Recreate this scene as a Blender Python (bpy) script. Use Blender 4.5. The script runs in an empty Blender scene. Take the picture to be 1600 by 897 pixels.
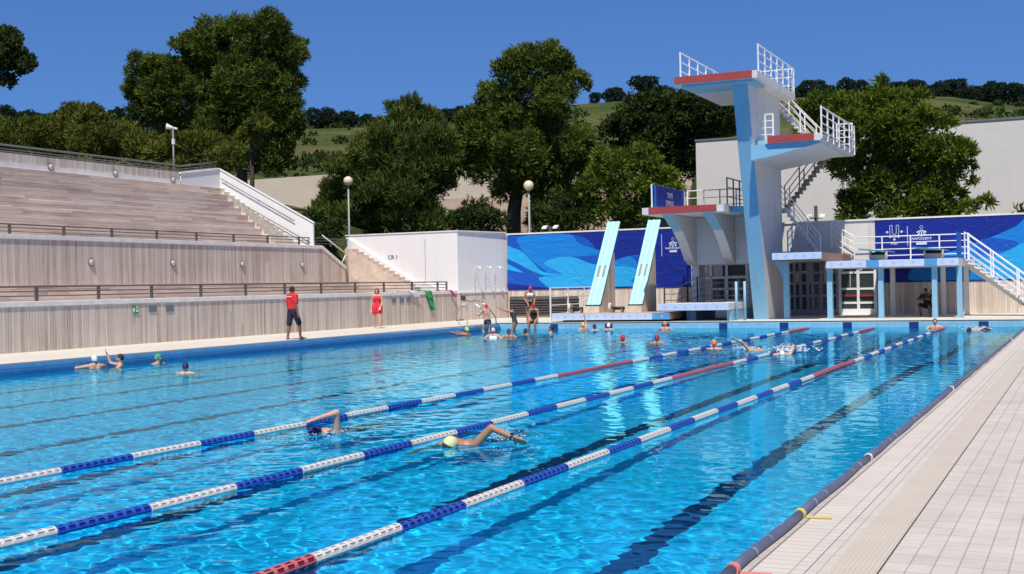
import bpy, math, random
import numpy as np
from mathutils import Vector, Matrix

S = bpy.context.scene
COL = S.collection
R = math.radians

# ------------------------------------------------------------------ camera
YAW, PIT, ROL, FPX = R(25.12), R(-.04), R(-1.19), 1926.0
CAM = Vector((2.07, 0, 1.85))
_fw = Vector((-math.sin(YAW) * math.cos(PIT), math.cos(YAW) * math.cos(PIT), math.sin(PIT)))
_r0 = Vector((math.cos(YAW), math.sin(YAW), 0))
_u0 = _r0.cross(_fw)
_rt = math.cos(ROL) * _r0 + math.sin(ROL) * _u0
_up = -math.sin(ROL) * _r0 + math.cos(ROL) * _u0
cd = bpy.data.cameras.new('camera'); co = bpy.data.objects.new('camera', cd); COL.objects.link(co)
M = Matrix((_rt, _up, -_fw)).transposed().to_4x4(); M.translation = CAM
co.matrix_world = M
cd.lens = 36 * FPX / 1600; cd.sensor_width = 36; cd.clip_end = 6000; cd.clip_start = .1
S.camera = co

def pix(x, y, X=None, Y=None, Z=None):
    """surveyed point: photograph coordinate (1600 px wide) met with a known world plane"""
    d = _fw + _rt * ((x - 800) / FPX) + _up * ((448.5 - y) / FPX)
    if X is not None: t = (X - CAM.x) / d.x
    elif Y is not None: t = (Y - CAM.y) / d.y
    else: t = (Z - CAM.z) / d.z
    return CAM + d * t

# ------------------------------------------------------------------ light
SUN_EL, SUN_AZ = R(60), R(19)
w = bpy.data.worlds.new('World'); S.world = w; w.use_nodes = True
nt = w.node_tree
sky = nt.nodes.new('ShaderNodeTexSky'); sky.sky_type = 'NISHITA'; sky.sun_disc = False
sky.sun_elevation = SUN_EL; sky.sun_rotation = R(161)
sky.altitude = 200; sky.air_density = 1.0; sky.dust_density = 0.0; sky.ozone_density = 3.0
geo = nt.nodes.new('ShaderNodeTexCoord')
mp = nt.nodes.new('ShaderNodeMapping'); mp.inputs['Scale'].default_value = (1, 1, .80); mp.inputs['Location'].default_value = (0, 0, .17)
nt.links.new(geo.outputs['Generated'], mp.inputs[0]); nt.links.new(mp.outputs[0], sky.inputs[0])
tint = nt.nodes.new('ShaderNodeMixRGB'); tint.blend_type = 'MULTIPLY'; tint.inputs[0].default_value = 1
tint.inputs[2].default_value = (.62, .93, 1.36, 1)
nt.links.new(sky.outputs[0], tint.inputs[1])
sepz = nt.nodes.new('ShaderNodeSeparateXYZ'); nt.links.new(geo.outputs['Generated'], sepz.inputs[0])
zen = nt.nodes.new('ShaderNodeMapRange'); zen.inputs[1].default_value = .2; zen.inputs[2].default_value = .85; zen.inputs[3].default_value = 1; zen.inputs[4].default_value = .5
nt.links.new(sepz.outputs[2], zen.inputs[0])
deep = nt.nodes.new('ShaderNodeMixRGB'); deep.blend_type = 'MULTIPLY'; deep.inputs[0].default_value = 1
nt.links.new(tint.outputs[0], deep.inputs[1]); nt.links.new(zen.outputs[0], deep.inputs[2])
bg = nt.nodes['Background']; bg.inputs[1].default_value = .092
nt.links.new(deep.outputs[0], bg.inputs[0])
sl = bpy.data.lights.new('sun', 'SUN'); sl.energy = 4.75; sl.angle = R(.5); sl.color = (1, .935, .83)
so = bpy.data.objects.new('sun', sl); COL.objects.link(so)
SUND = Vector((math.sin(SUN_AZ) * math.cos(SUN_EL), -math.cos(SUN_AZ) * math.cos(SUN_EL), math.sin(SUN_EL)))
so.rotation_euler = SUND.to_track_quat('Z', 'Y').to_euler()
sl.cycles.is_caustics_light = True
S.view_settings.view_transform = 'Standard'; S.view_settings.look = 'None'
S.view_settings.exposure = .06; S.view_settings.gamma = 1; S.view_settings.use_curve_mapping = False
S.cycles.max_bounces = 9; S.cycles.transmission_bounces = 8; S.cycles.transparent_max_bounces = 8
S.cycles.use_denoising = True

# ------------------------------------------------------------------ helpers
class MB:
    def __init__(s): s.v = []; s.f = []; s.m = []
    def add(s, vs, fs, m=0):
        b = len(s.v); s.v += [tuple(p) for p in vs]
        for f in fs: s.f.append(tuple(i + b for i in f)); s.m.append(m)
    def box(s, x0, y0, z0, x1, y1, z1, m=0):
        s.add([(x, y, z) for z in (z0, z1) for y in (y0, y1) for x in (x0, x1)],
              [(0, 2, 3, 1), (4, 5, 7, 6), (0, 1, 5, 4), (2, 6, 7, 3), (0, 4, 6, 2), (1, 3, 7, 5)], m)
    def prism(s, pts, vec, m=0):
        n = len(pts); v = Vector(vec); P = [Vector(p) for p in pts]
        s.add(P + [p + v for p in P], [tuple(range(n))[::-1], tuple(range(n, 2 * n))] + [(i, (i + 1) % n, n + (i + 1) % n, n + i) for i in range(n)], m)
    def quad(s, pts, m=0): s.add(pts, [tuple(range(len(pts)))], m)
    def tube(s, pts, r, n=8, m=0, r1=None, caps=True):
        P = [Vector(p) for p in pts]; k = len(P); rs = [r] * k if r1 is None else [r + (r1 - r) * i / (k - 1) for i in range(k)]
        rings = []; prev = None
        for i, p in enumerate(P):
            d = (P[min(i + 1, k - 1)] - P[max(i - 1, 0)]).normalized()
            a = Vector((0, 0, 1)) if abs(d.z) < .9 else Vector((1, 0, 0))
            if prev is not None and (prev - d * prev.dot(d)).length > 1e-3: u = (prev - d * prev.dot(d)).normalized()
            else: u = (a - d * a.dot(d)).normalized()
            prev = u; q = d.cross(u)
            rings.append([p + (u * math.cos(t) + q * math.sin(t)) * rs[i] for t in [2 * math.pi * (j + .5) / n for j in range(n)]])
        fs = [(i * n + j, i * n + (j + 1) % n, (i + 1) * n + (j + 1) % n, (i + 1) * n + j) for i in range(k - 1) for j in range(n)]
        if caps: fs += [tuple(range(n))[::-1], tuple(range((k - 1) * n, k * n))]
        s.add([p for r_ in rings for p in r_], fs, m)
    def ball(s, c, r, m=0, nu=12, nv=8, mat=None):
        r = (r, r, r) if not isinstance(r, (tuple, list)) else r
        c = Vector(c); vs = []
        for i in range(nv + 1):
            th = math.pi * i / nv
            for j in range(nu):
                ph = 2 * math.pi * j / nu
                p = Vector((r[0] * math.sin(th) * math.cos(ph), r[1] * math.sin(th) * math.sin(ph), r[2] * math.cos(th)))
                vs.append(c + (mat @ p if mat is not None else p))
        fs = []
        for i in range(nv):
            for j in range(nu):
                a, b = i * nu + j, i * nu + (j + 1) % nu
                if i == 0: fs.append((a, a + nu, b + nu))
                elif i == nv - 1: fs.append((a, a + nu, b))
                else: fs.append((a, a + nu, b + nu, b))
        s.add(vs, fs, m)
    def build(s, name, mats, parent=None, smooth=False, bevel=0):
        if not isinstance(mats, (list, tuple)): mats = [mats]
        me = bpy.data.meshes.new(name); me.from_pydata(s.v, [], s.f)
        for m in mats: me.materials.append(m)
        if len(mats) > 1: me.polygons.foreach_set('material_index', s.m)
        if smooth: me.polygons.foreach_set('use_smooth', [True] * len(me.polygons))
        me.update()
        o = link(name, me, parent)
        if bevel:
            b = o.modifiers.new('bevel', 'BEVEL'); b.width = bevel; b.segments = 2; b.limit_method = 'ANGLE'
        return o

def link(name, me, parent=None):
    o = bpy.data.objects.new(name, me); COL.objects.link(o)
    if parent is not None:
        o.parent = parent
        if parent.type == 'EMPTY': o.matrix_parent_inverse = Matrix.Translation(-Vector(parent.location))
    return o

def tag(o, label=None, cat=None, group=None, kind=None):
    if label: o['label'] = label
    if cat: o['category'] = cat
    if group: o['group'] = group
    if kind: o['kind'] = kind
    return o

def thing(name, label, cat, loc, group=None):
    o = bpy.data.objects.new(name, None); COL.objects.link(o); o.location = loc; o.empty_display_size = .2
    return tag(o, label, cat, group)

def copy_tree(o, parent=None):
    c = o.copy(); COL.objects.link(c)
    if parent is not None: c.parent = parent
    for ch in [q for q in bpy.data.objects if q.parent == o]: copy_tree(ch, c)
    return c

def struct(o): o['kind'] = 'structure'; return o

# ------------------------------------------------------------------ materials
def newmat(name):
    m = bpy.data.materials.new(name); m.use_nodes = True
    n = m.node_tree; return m, n, n.nodes['Principled BSDF']

def N(n, t, **kw):
    o = n.nodes.new(t)
    for k, v in kw.items(): setattr(o, k, v)
    return o

def math_node(n, op, a, b=None, c=None):
    o = N(n, 'ShaderNodeMath', operation=op)
    for i, q in enumerate((a, b, c)):
        if q is None: continue
        if isinstance(q, (int, float)): o.inputs[i].default_value = q
        else: n.links.new(q, o.inputs[i])
    return o.outputs[0]

def ramp(n, fac, stops):
    o = N(n, 'ShaderNodeValToRGB'); e = o.color_ramp.elements
    while len(e) < len(stops): e.new(.5)
    for i, (p, c) in enumerate(stops): e[i].position = p; e[i].color = (*c, 1)
    n.links.new(fac, o.inputs[0]); return o.outputs[0]

def pm(name, col, rough=.5, var=.12, scale=3.0, bump=0.0, metal=0.0, spec=.5, stretch=(1, 1, 1)):
    """plain surface with the mottling and slight relief every real surface has"""
    m, n, b = newmat(name)
    tc = N(n, 'ShaderNodeTexCoord'); mpn = N(n, 'ShaderNodeMapping'); mpn.inputs['Scale'].default_value = stretch
    n.links.new(tc.outputs['Object'], mpn.inputs[0])
    nz = N(n, 'ShaderNodeTexNoise'); nz.inputs['Scale'].default_value = scale; nz.inputs['Detail'].default_value = 6
    nz.inputs['Roughness'].default_value = .65
    n.links.new(mpn.outputs[0], nz.inputs[0])
    lo = tuple(c * (1 - var) for c in col); hi = tuple(min(1, c * (1 + var)) for c in col)
    n.links.new(ramp(n, nz.outputs[0], [(.3, lo), (.7, hi)]), b.inputs['Base Color'])
    b.inputs['Roughness'].default_value = rough; b.inputs['Metallic'].default_value = metal
    b.inputs['Specular IOR Level'].default_value = spec
    if bump:
        bp = N(n, 'ShaderNodeBump'); bp.inputs['Strength'].default_value = bump; bp.inputs['Distance'].default_value = .02
        n.links.new(nz.outputs[0], bp.inputs['Height']); n.links.new(bp.outputs[0], b.inputs['Normal'])
    return m

def weathered(name, col, rough=.65, streak=.22, joint=.25):
    """outdoor painted concrete: rain streaks running down, blotches, faint formwork joints"""
    m, n, b = newmat(name)
    tc = N(n, 'ShaderNodeTexCoord'); sp = N(n, 'ShaderNodeSeparateXYZ'); n.links.new(tc.outputs['Object'], sp.inputs[0])
    cb = N(n, 'ShaderNodeCombineXYZ'); n.links.new(math_node(n, 'MULTIPLY', sp.outputs[0], 3.2), cb.inputs[0]); n.links.new(math_node(n, 'MULTIPLY', sp.outputs[1], 3.2), cb.inputs[1]); n.links.new(math_node(n, 'MULTIPLY', sp.outputs[2], .28), cb.inputs[2])
    s1 = N(n, 'ShaderNodeTexNoise'); s1.inputs['Scale'].default_value = 1; s1.inputs['Detail'].default_value = 6; s1.inputs['Roughness'].default_value = .7; n.links.new(cb.outputs[0], s1.inputs[0])
    s2 = N(n, 'ShaderNodeTexNoise'); s2.inputs['Scale'].default_value = .7; s2.inputs['Detail'].default_value = 7; s2.inputs['Roughness'].default_value = .7; n.links.new(tc.outputs['Object'], s2.inputs[0])
    t = math_node(n, 'ADD', math_node(n, 'MULTIPLY', s1.outputs[0], .6), math_node(n, 'MULTIPLY', s2.outputs[0], .4))
    dk = tuple(c * (1 - streak) * k for c, k in zip(col, (1, .97, .93)))
    c = ramp(n, t, [(.36, dk), (.47, tuple(q * .96 for q in col)), (.62, col)])
    fr = math_node(n, 'FRACT', math_node(n, 'DIVIDE', sp.outputs[2], 1.22)); jt = math_node(n, 'LESS_THAN', fr, .010)
    mx = N(n, 'ShaderNodeMixRGB', blend_type='MULTIPLY'); n.links.new(math_node(n, 'MULTIPLY', jt, joint), mx.inputs[0]); n.links.new(c, mx.inputs[1]); mx.inputs[2].default_value = (.4, .4, .4, 1)
    n.links.new(mx.outputs[0], b.inputs['Base Color']); b.inputs['Roughness'].default_value = rough
    bp = N(n, 'ShaderNodeBump'); bp.inputs['Strength'].default_value = .15; bp.inputs['Distance'].default_value = .02; n.links.new(s2.outputs[0], bp.inputs['Height']); n.links.new(bp.outputs[0], b.inputs['Normal'])
    return m

def boards(name, horizontal, wdt, c0, c1, c2, stain=.5):
    """board-marked concrete: one tone per board, dark joints, grain and stains"""
    m, n, b = newmat(name)
    tc = N(n, 'ShaderNodeTexCoord'); sp = N(n, 'ShaderNodeSeparateXYZ'); n.links.new(tc.outputs['Object'], sp.inputs[0])
    al = math_node(n, 'ADD', sp.outputs[0], sp.outputs[1])
    if horizontal: u, v = sp.outputs[2], al
    else: u, v = al, sp.outputs[2]
    ub = math_node(n, 'DIVIDE', u, wdt); ui = math_node(n, 'FLOOR', ub); uf = math_node(n, 'FRACT', ub)
    wn0 = N(n, 'ShaderNodeTexWhiteNoise', noise_dimensions='1D'); n.links.new(ui, wn0.inputs['W'])
    vi = math_node(n, 'FLOOR', math_node(n, 'ADD', math_node(n, 'DIVIDE', v, 2.3 if horizontal else 30.0), math_node(n, 'MULTIPLY', wn0.outputs[0], 7.3)))
    cb = N(n, 'ShaderNodeCombineXYZ'); n.links.new(ui, cb.inputs[0]); n.links.new(vi, cb.inputs[1])
    wn = N(n, 'ShaderNodeTexWhiteNoise', noise_dimensions='2D'); n.links.new(cb.outputs[0], wn.inputs['Vector'])
    # grain stretched along the board
    cg = N(n, 'ShaderNodeCombineXYZ'); n.links.new(math_node(n, 'MULTIPLY', u, 22.0), cg.inputs[0]); n.links.new(math_node(n, 'MULTIPLY', v, .9), cg.inputs[1])
    n.links.new(math_node(n, 'MULTIPLY', wn.outputs[0], 40.0), cg.inputs[2])
    gr = N(n, 'ShaderNodeTexNoise'); gr.inputs['Scale'].default_value = 1; gr.inputs['Detail'].default_value = 5; n.links.new(cg.outputs[0], gr.inputs[0])
    st = N(n, 'ShaderNodeTexNoise'); st.inputs['Scale'].default_value = .55; st.inputs['Detail'].default_value = 6; st.inputs['Roughness'].default_value = .7
    n.links.new(tc.outputs['Object'], st.inputs[0])
    t = math_node(n, 'ADD', math_node(n, 'MULTIPLY', wn.outputs[0], .42), math_node(n, 'MULTIPLY', gr.outputs[0], .75))
    t = math_node(n, 'ADD', t, math_node(n, 'MULTIPLY', math_node(n, 'SUBTRACT', st.outputs[0], .5), stain))
    col = ramp(n, t, [(.18, c0), (.55, c1), (.92, c2)])
    ed = math_node(n, 'MINIMUM', uf, math_node(n, 'SUBTRACT', 1.0, uf))
    jt = math_node(n, 'LESS_THAN', ed, .045)
    mx = N(n, 'ShaderNodeMixRGB', blend_type='MULTIPLY'); n.links.new(math_node(n, 'MULTIPLY', jt, .55), mx.inputs[0]); n.links.new(col, mx.inputs[1]); mx.inputs[2].default_value = (.35, .3, .28, 1)
    n.links.new(mx.outputs[0], b.inputs['Base Color']); b.inputs['Roughness'].default_value = .85; b.inputs['Specular IOR Level'].default_value = .25
    bp = N(n, 'ShaderNodeBump'); bp.inputs['Strength'].default_value = .6; bp.inputs['Distance'].default_value = .015
    n.links.new(math_node(n, 'ADD', math_node(n, 'MULTIPLY', wn.outputs[0], .8), math_node(n, 'SUBTRACT', gr.outputs[0], math_node(n, 'MULTIPLY', jt, .8))), bp.inputs['Height'])
    n.links.new(bp.outputs[0], b.inputs['Normal'])
    return m

def tiles(name, uw, vw, c0, c1, joint, rough=.45, jw=.03, offs=.5, bump=.3, stain=.12, axes='XY'):
    m, n, b = newmat(name)
    tc = N(n, 'ShaderNodeTexCoord'); sp = N(n, 'ShaderNodeSeparateXYZ'); n.links.new(tc.outputs['Object'], sp.inputs[0])
    cb = N(n, 'ShaderNodeCombineXYZ')
    ax = {'X': 0, 'Y': 1, 'Z': 2}
    n.links.new(sp.outputs[ax[axes[0]]], cb.inputs[0]); n.links.new(sp.outputs[ax[axes[1]]], cb.inputs[1])
    br = N(n, 'ShaderNodeTexBrick'); br.offset = offs; br.inputs['Scale'].default_value = 1
    br.inputs['Brick Width'].default_value = uw; br.inputs['Row Height'].default_value = vw; br.inputs['Mortar Size'].default_value = jw
    br.inputs['Mortar Smooth'].default_value = .2; br.inputs['Bias'].default_value = 0
    br.inputs['Color1'].default_value = (*c0, 1); br.inputs['Color2'].default_value = (*c1, 1); br.inputs['Mortar'].default_value = (*joint, 1)
    n.links.new(cb.outputs[0], br.inputs[0])
    nz = N(n, 'ShaderNodeTexNoise'); nz.inputs['Scale'].default_value = 1.3; nz.inputs['Detail'].default_value = 7; nz.inputs['Roughness'].default_value = .7
    n.links.new(tc.outputs['Object'], nz.inputs[0])
    mx = N(n, 'ShaderNodeMixRGB', blend_type='MULTIPLY'); mx.inputs[0].default_value = 1
    n.links.new(br.outputs[0], mx.inputs[1]); n.links.new(ramp(n, nz.outputs[0], [(.3, (1 - stain,) * 3), (.7, (1, 1, 1))]), mx.inputs[2])
    n.links.new(mx.outputs[0], b.inputs['Base Color']); b.inputs['Roughness'].default_value = rough
    if bump:
        bp = N(n, 'ShaderNodeBump'); bp.inputs['Strength'].default_value = bump; bp.inputs['Distance'].default_value = .01; bp.invert = True
        n.links.new(br.outputs[1], bp.inputs['Height']); n.links.new(bp.outputs[0], b.inputs['Normal'])
    return m

def leafmat(name, dark, mid, light, nscale=.6):
    m, n, b = newmat(name); n.nodes.remove(b)
    out = n.nodes['Material Output']
    at = N(n, 'ShaderNodeAttribute', attribute_name='tone')
    tc = N(n, 'ShaderNodeTexCoord'); nz = N(n, 'ShaderNodeTexNoise'); nz.inputs['Scale'].default_value = nscale; nz.inputs['Detail'].default_value = 4
    n.links.new(tc.outputs['Object'], nz.inputs[0])
    t = math_node(n, 'ADD', math_node(n, 'MULTIPLY', at.outputs['Fac'], .45), math_node(n, 'MULTIPLY', nz.outputs[0], .6))
    c = ramp(n, t, [(.2, dark), (.52, mid), (.85, light)])
    d = N(n, 'ShaderNodeBsdfDiffuse'); tr = N(n, 'ShaderNodeBsdfTranslucent'); n.links.new(c, d.inputs[0]); n.links.new(c, tr.inputs[0])
    mx = N(n, 'ShaderNodeMixShader'); mx.inputs[0].default_value = .22; n.links.new(d.outputs[0], mx.inputs[1]); n.links.new(tr.outputs[0], mx.inputs[2])
    n.links.new(mx.outputs[0], out.inputs[0]); return m

K = {}
K['board_v'] = boards('board_marked_concrete', False, .11, (.38, .30, .245), (.61, .515, .435), (.77, .68, .585))
K['board_h'] = boards('board_marked_steps', True, .11, (.38, .29, .24), (.63, .505, .425), (.80, .67, .57), .45)
K['cream'] = pm('cream_stone', (.66, .58, .47), .8, .18, 4, .2)
K['cap'] = pm('white_wall_cap', (.80, .76, .72), .75, .12, 2.5, .15)
K['white'] = weathered('white_painted_wall', (.80, .78, .76), .7, .06, 0)
K['whitep'] = pm('white_painted_steel', (.80, .80, .80), .35, .05, 5)
K['rail_dark'] = pm('dark_rail_steel', (.14, .125, .115), .45, .2, 6, metal=.3)
K['rail_grey'] = pm('weathered_rail_steel', (.20, .19, .17), .5, .2, 6, metal=.3)
K['steel'] = pm('polished_steel', (.6, .6, .6), .18, .05, 6, metal=1)
K['blue'] = weathered('light_blue_paint', (.24, .49, .66), .5, .16)
K['palegrey'] = weathered('pale_painted_concrete', (.70, .68, .67), .65, .20)
K['red'] = pm('red_edge_paint', (.37, .055, .05), .55, .12, 2.5)
K['fascia'] = pm('pale_blue_fascia', (.56, .66, .84), .5, .05, 2)
K['fasciadk'] = pm('blue_fascia_panel', (.08, .32, .62), .5, .05, 2)
K['mark'] = pm('fascia_print', (.42, .53, .76), .5, .05, 8)
K['board_t'] = pm('turquoise_board', (.36, .74, .74), .5, .07, 2.0, .08)
K['board_line'] = pm('pale_board_stripe', (.58, .86, .86), .5, .05, 2)
K['teal'] = pm('teal_board_top', (.05, .30, .32), .5, .1, 4)
K['wood'] = pm('weathered_brown_wood', (.30, .20, .15), .75, .25, 6, .2, stretch=(1, .2, 3))
K['black'] = pm('black_rubber', (.015, .015, .017), .6, .2, 8)
K['dark'] = pm('dark_recess', (.03, .03, .035), .7, .2, 4)
K['tan'] = pm('tan_stand_surface', (.46, .32, .22), .8, .15, 3)
K['deck_left'] = pm('cream_deck_paving', (.66, .61, .53), .75, .07, 1.5, .05)
K['tile_pool'] = tiles('pool_wall_tile', .24, .12, (.30, .60, .74), (.25, .54, .70), (.20, .42, .55), .25, .006, .0, .1, .08, 'XZ')
K['coping'] = tiles('blue_coping_tile', .24, .12, (.045, .20, .44), (.04, .17, .39), (.03, .12, .28), .2, .006, 0, .15, .15, 'YZ')
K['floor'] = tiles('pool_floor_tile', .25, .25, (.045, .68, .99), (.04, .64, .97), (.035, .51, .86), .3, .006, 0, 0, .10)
K['floor_deep'] = tiles('floor_tile_deep_tint', .25, .25, (.03, .48, .93), (.028, .45, .90), (.025, .38, .80), .3, .006, 0, 0, .10)  # floor tile copy with deep water's light loss put into the colour
K['lane'] = pm('dark_lane_tile', (.015, .035, .12), .3, .2, 6)
K['navytile'] = pm('navy_end_tile', (.015, .045, .18), .3, .2, 6)
K['skin1'] = pm('fair_skin', (.60, .33, .23), .5, .08, 9)
K['skin2'] = pm('tanned_skin', (.42, .20, .12), .5, .08, 9)
K['skin3'] = pm('brown_skin', (.27, .115, .065), .5, .08, 9)
for k_, c_ in dict(navy=(.012, .02, .09), redc=(.62, .02, .035), white=(.78, .78, .80), yellow=(.75, .55, .03), orange=(.80, .24, .06), lime=(.40, .70, .12),
                   pink=(.80, .55, .66), magenta=(.62, .03, .14), blackc=(.012, .012, .015), hair=(.03, .017, .010), brownhair=(.09, .035, .018),
                   redshirt=(.66, .02, .025), navyshort=(.012, .014, .035), reddress=(.68, .025, .05), darkred=(.30, .008, .02), paleyellow=(.66, .72, .34), green=(.03, .35, .10), greydk=(.05, .055, .06)).items():
    K['c_' + k_] = pm('cloth_' + k_, c_, .7, .12, 12)
K['eye'] = pm('dark_eye', (.02, .015, .012), .3, .1, 9)

# ------------------------------------------------------------------ pool, water, decks (the setting)
PW, PE, DK = -21.2, 48.0, .26      # left pool edge, far end, deck height
WX = -25.3                         # face of the lower stand wall
WY = 56.0                          # face of the far wall

fl = MB()
fl.box(PW, -2, -2.2, 0, 29.5, -2.0)
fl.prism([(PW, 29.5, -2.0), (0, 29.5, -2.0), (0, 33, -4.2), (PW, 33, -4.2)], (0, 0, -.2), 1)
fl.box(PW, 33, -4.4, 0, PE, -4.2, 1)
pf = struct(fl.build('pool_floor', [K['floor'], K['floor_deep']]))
ln = MB()
LC = [pix(q, 508, Y=PE).x for q in (1537, 1428, 1324, 1225, 1130, 1040, 951, 866)]
for x in LC:
    ln.box(x - .13, 1.5, -2.0, x + .13, 29.5, -1.994)
    ln.prism([(x - .13, 29.5, -1.994), (x + .13, 29.5, -1.994), (x + .13, 33, -4.194), (x - .13, 33, -4.194)], (0, 0, -.006))
    ln.box(x - .13, 33, -4.2, x + .13, 46, -4.194)
lo_ = struct(ln.build('pool_floor_lane_marking', K['lane']))

pwall = MB()
pwall.box(PW - .3, -2, -4.4, PW, PE, -.12, 0)
pwall.box(0, -2, -4.4, .2, PE, .02, 0)
pwall.box(PW, PE, -4.4, .2, PE + .3, DK - .03, 0)
for x in LC: pwall.box(x - .17, PE - .004, -.5, x + .17, PE + .1, DK - .05, 1)
pw_o = struct(pwall.build('pool_wall', [K['tile_pool'], K['navytile']]))

cp = MB()
prof = [(-21.27, .235), (-21.20, .238), (-21.10, .215), (-21.03, .16), (-21.0, .08), (-21.0, -.02), (-21.04, -.14), (-21.2, -.2), (-21.3, -.2)]
cp.prism([(x, -2, z) for x, z in prof], (0, PE + 2 - .002, 0))
cop = struct(cp.build('pool_coping', K['coping'], smooth=False))

rd = MB()
def strip(x0, x1, m, z=.05): rd.box(x0, -4, -.15, x1, 60, z, m)
K['dk_edge'] = tiles('deck_edge_tile', .12, .24, (.50, .46, .43), (.54, .50, .46), (.30, .27, .25), .6, .006, 0, .3)
K['dk_groove'] = tiles('deck_grooved_tile', .36, .12, (.66, .60, .545), (.69, .63, .57), (.46, .41, .37), .6, .006, 0, .5)
K['dk_plain'] = tiles('deck_plain_tile', .13, .24, (.62, .565, .51), (.66, .60, .545), (.45, .40, .36), .6, .005, 0, .3)
K['dk_grille'] = tiles('deck_drain_grille', .03, .03, (.64, .58, .50), (.61, .55, .475), (.52, .465, .395), .7, .004, 0, .4)
K['dk_tile'] = tiles('deck_square_tile', .1445, .245, (.69, .63, .57), (.645, .585, .53), (.43, .375, .33), .6, .005, 0, .35, .24)
strip(.02, .125, 0); strip(.125, .13, 5, .042); strip(.13, .445, 1); strip(.445, .452, 5, .042); strip(.452, .575, 2); strip(.575, .855, 3, .048)
strip(.855, .867, 5, .042); strip(.867, 11, 4)
deck = struct(rd.build('pool_deck', [K['dk_edge'], K['dk_groove'], K['dk_plain'], K['dk_grille'], K['dk_tile'], K['dark']]))

ld = MB(); ld.box(-27.5, -4, -.3, -21.285, 47.7, DK, 0); ld.box(-21.285, -4, .1, -21.265, 47.7, DK - .04, 1)
struct(ld.build('left_deck', [K['deck_left'], K['black']]))
fd = MB(); fd.box(-27.5, PE - .3 + .002, -.3, -21.27, WY + 1, DK + .004, 0); fd.box(-21.27, PE + .30, -.3, .02, WY + 1, DK + .004, 0)
fd.box(.02, PE + .3, .051, 11, WY + 1, DK + .004, 0)
fd.box(-21.27, PE + .02, DK - .03, .02, PE + .30, DK - .004, 1)
struct(fd.build('far_deck', [K['deck_left'], K['black']]))

# water surface: real waves, refracting the floor and focusing the sun on it
rng = np.random.default_rng(5)
nx, ny = 900, 1500
xs = np.linspace(PW + .19, .03, nx); tt = np.linspace(0, 1, ny); ys = 2.5 + (PE - 2.5 + .0) * tt ** 1.55
XX, YY = np.meshgrid(xs, ys); ZZ = np.zeros_like(XX)
calm = np.ones_like(XX)
for i in range(9):
    k = rng.uniform(.12, .5); a = rng.uniform(0, 6.28); calm += .17 * np.sin(k * (XX * math.cos(a) + YY * math.sin(a) * .5) + rng.uniform(0, 6.28))
calm = np.clip(calm, .4, 1.6)
for i in range(130):
    lam = 10 ** rng.uniform(math.log10(.105), math.log10(.75)); k = 2 * math.pi / lam
    a = rng.normal(1.2, .9) if i % 3 else rng.uniform(0, 6.28)
    slope = .0052 * (lam / .25) ** (-.6 if lam > .25 else .1) * rng.uniform(.5, 1.2)
    res = np.clip(1.6 - .075 * np.maximum(YY / 20, .5) / lam * 2.2, 0, 1)
    ZZ += slope / k * np.sin(k * (XX * math.cos(a) + YY * math.sin(a)) + rng.uniform(0, 6.28)) * res
ZZ *= calm
for (sx, sy, amp, sg) in [(-7.6, 17.2, .02, .9), (-4.6, 13.6, .02, .8)]:
    rr = np.hypot(XX - sx, (YY - sy)); ZZ += amp * np.cos(rr * 9) * np.exp(-(rr / sg) ** 2)
vv = np.stack([XX, YY, ZZ], -1).reshape(-1, 3).astype(np.float32)
def grid_mesh(name, verts, nx, ny):
    idx = np.arange(nx * ny).reshape(ny, nx)
    q = np.stack([idx[:-1, :-1], idx[:-1, 1:], idx[1:, 1:], idx[1:, :-1]], -1).reshape(-1, 4)
    me = bpy.data.meshes.new(name); me.vertices.add(len(verts)); me.vertices.foreach_set('co', verts.ravel())
    me.loops.add(q.size); me.loops.foreach_set('vertex_index', q.ravel().astype(np.int32))
    me.polygons.add(len(q)); me.polygons.foreach_set('loop_start', np.arange(0, q.size, 4, dtype=np.int32))
    me.update(); me.polygons.foreach_set('use_smooth', np.ones(len(q), bool)); me.validate(); return me
wm = grid_mesh('water', vv, nx, ny)
water = struct(link('water', wm))
m, n, b = newmat('pool_water'); n.nodes.remove(b)
gl = N(n, 'ShaderNodeBsdfGlass'); gl.inputs['IOR'].default_value = 1.333; gl.inputs['Roughness'].default_value = 0; gl.inputs['Color'].default_value = (.50, .95, 1, 1)
n.links.new(gl.outputs[0], n.nodes['Material Output'].inputs[0])
va = N(n, 'ShaderNodeVolumeAbsorption'); va.inputs['Color'].default_value = (.0, .72, .93, 1); va.inputs['Density'].default_value = .30
pass
wm.materials.append(m)
water.cycles.is_caustics_caster = True
for o in (pf, lo_, pw_o, cop): o.cycles.is_caustics_receiver = True

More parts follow.
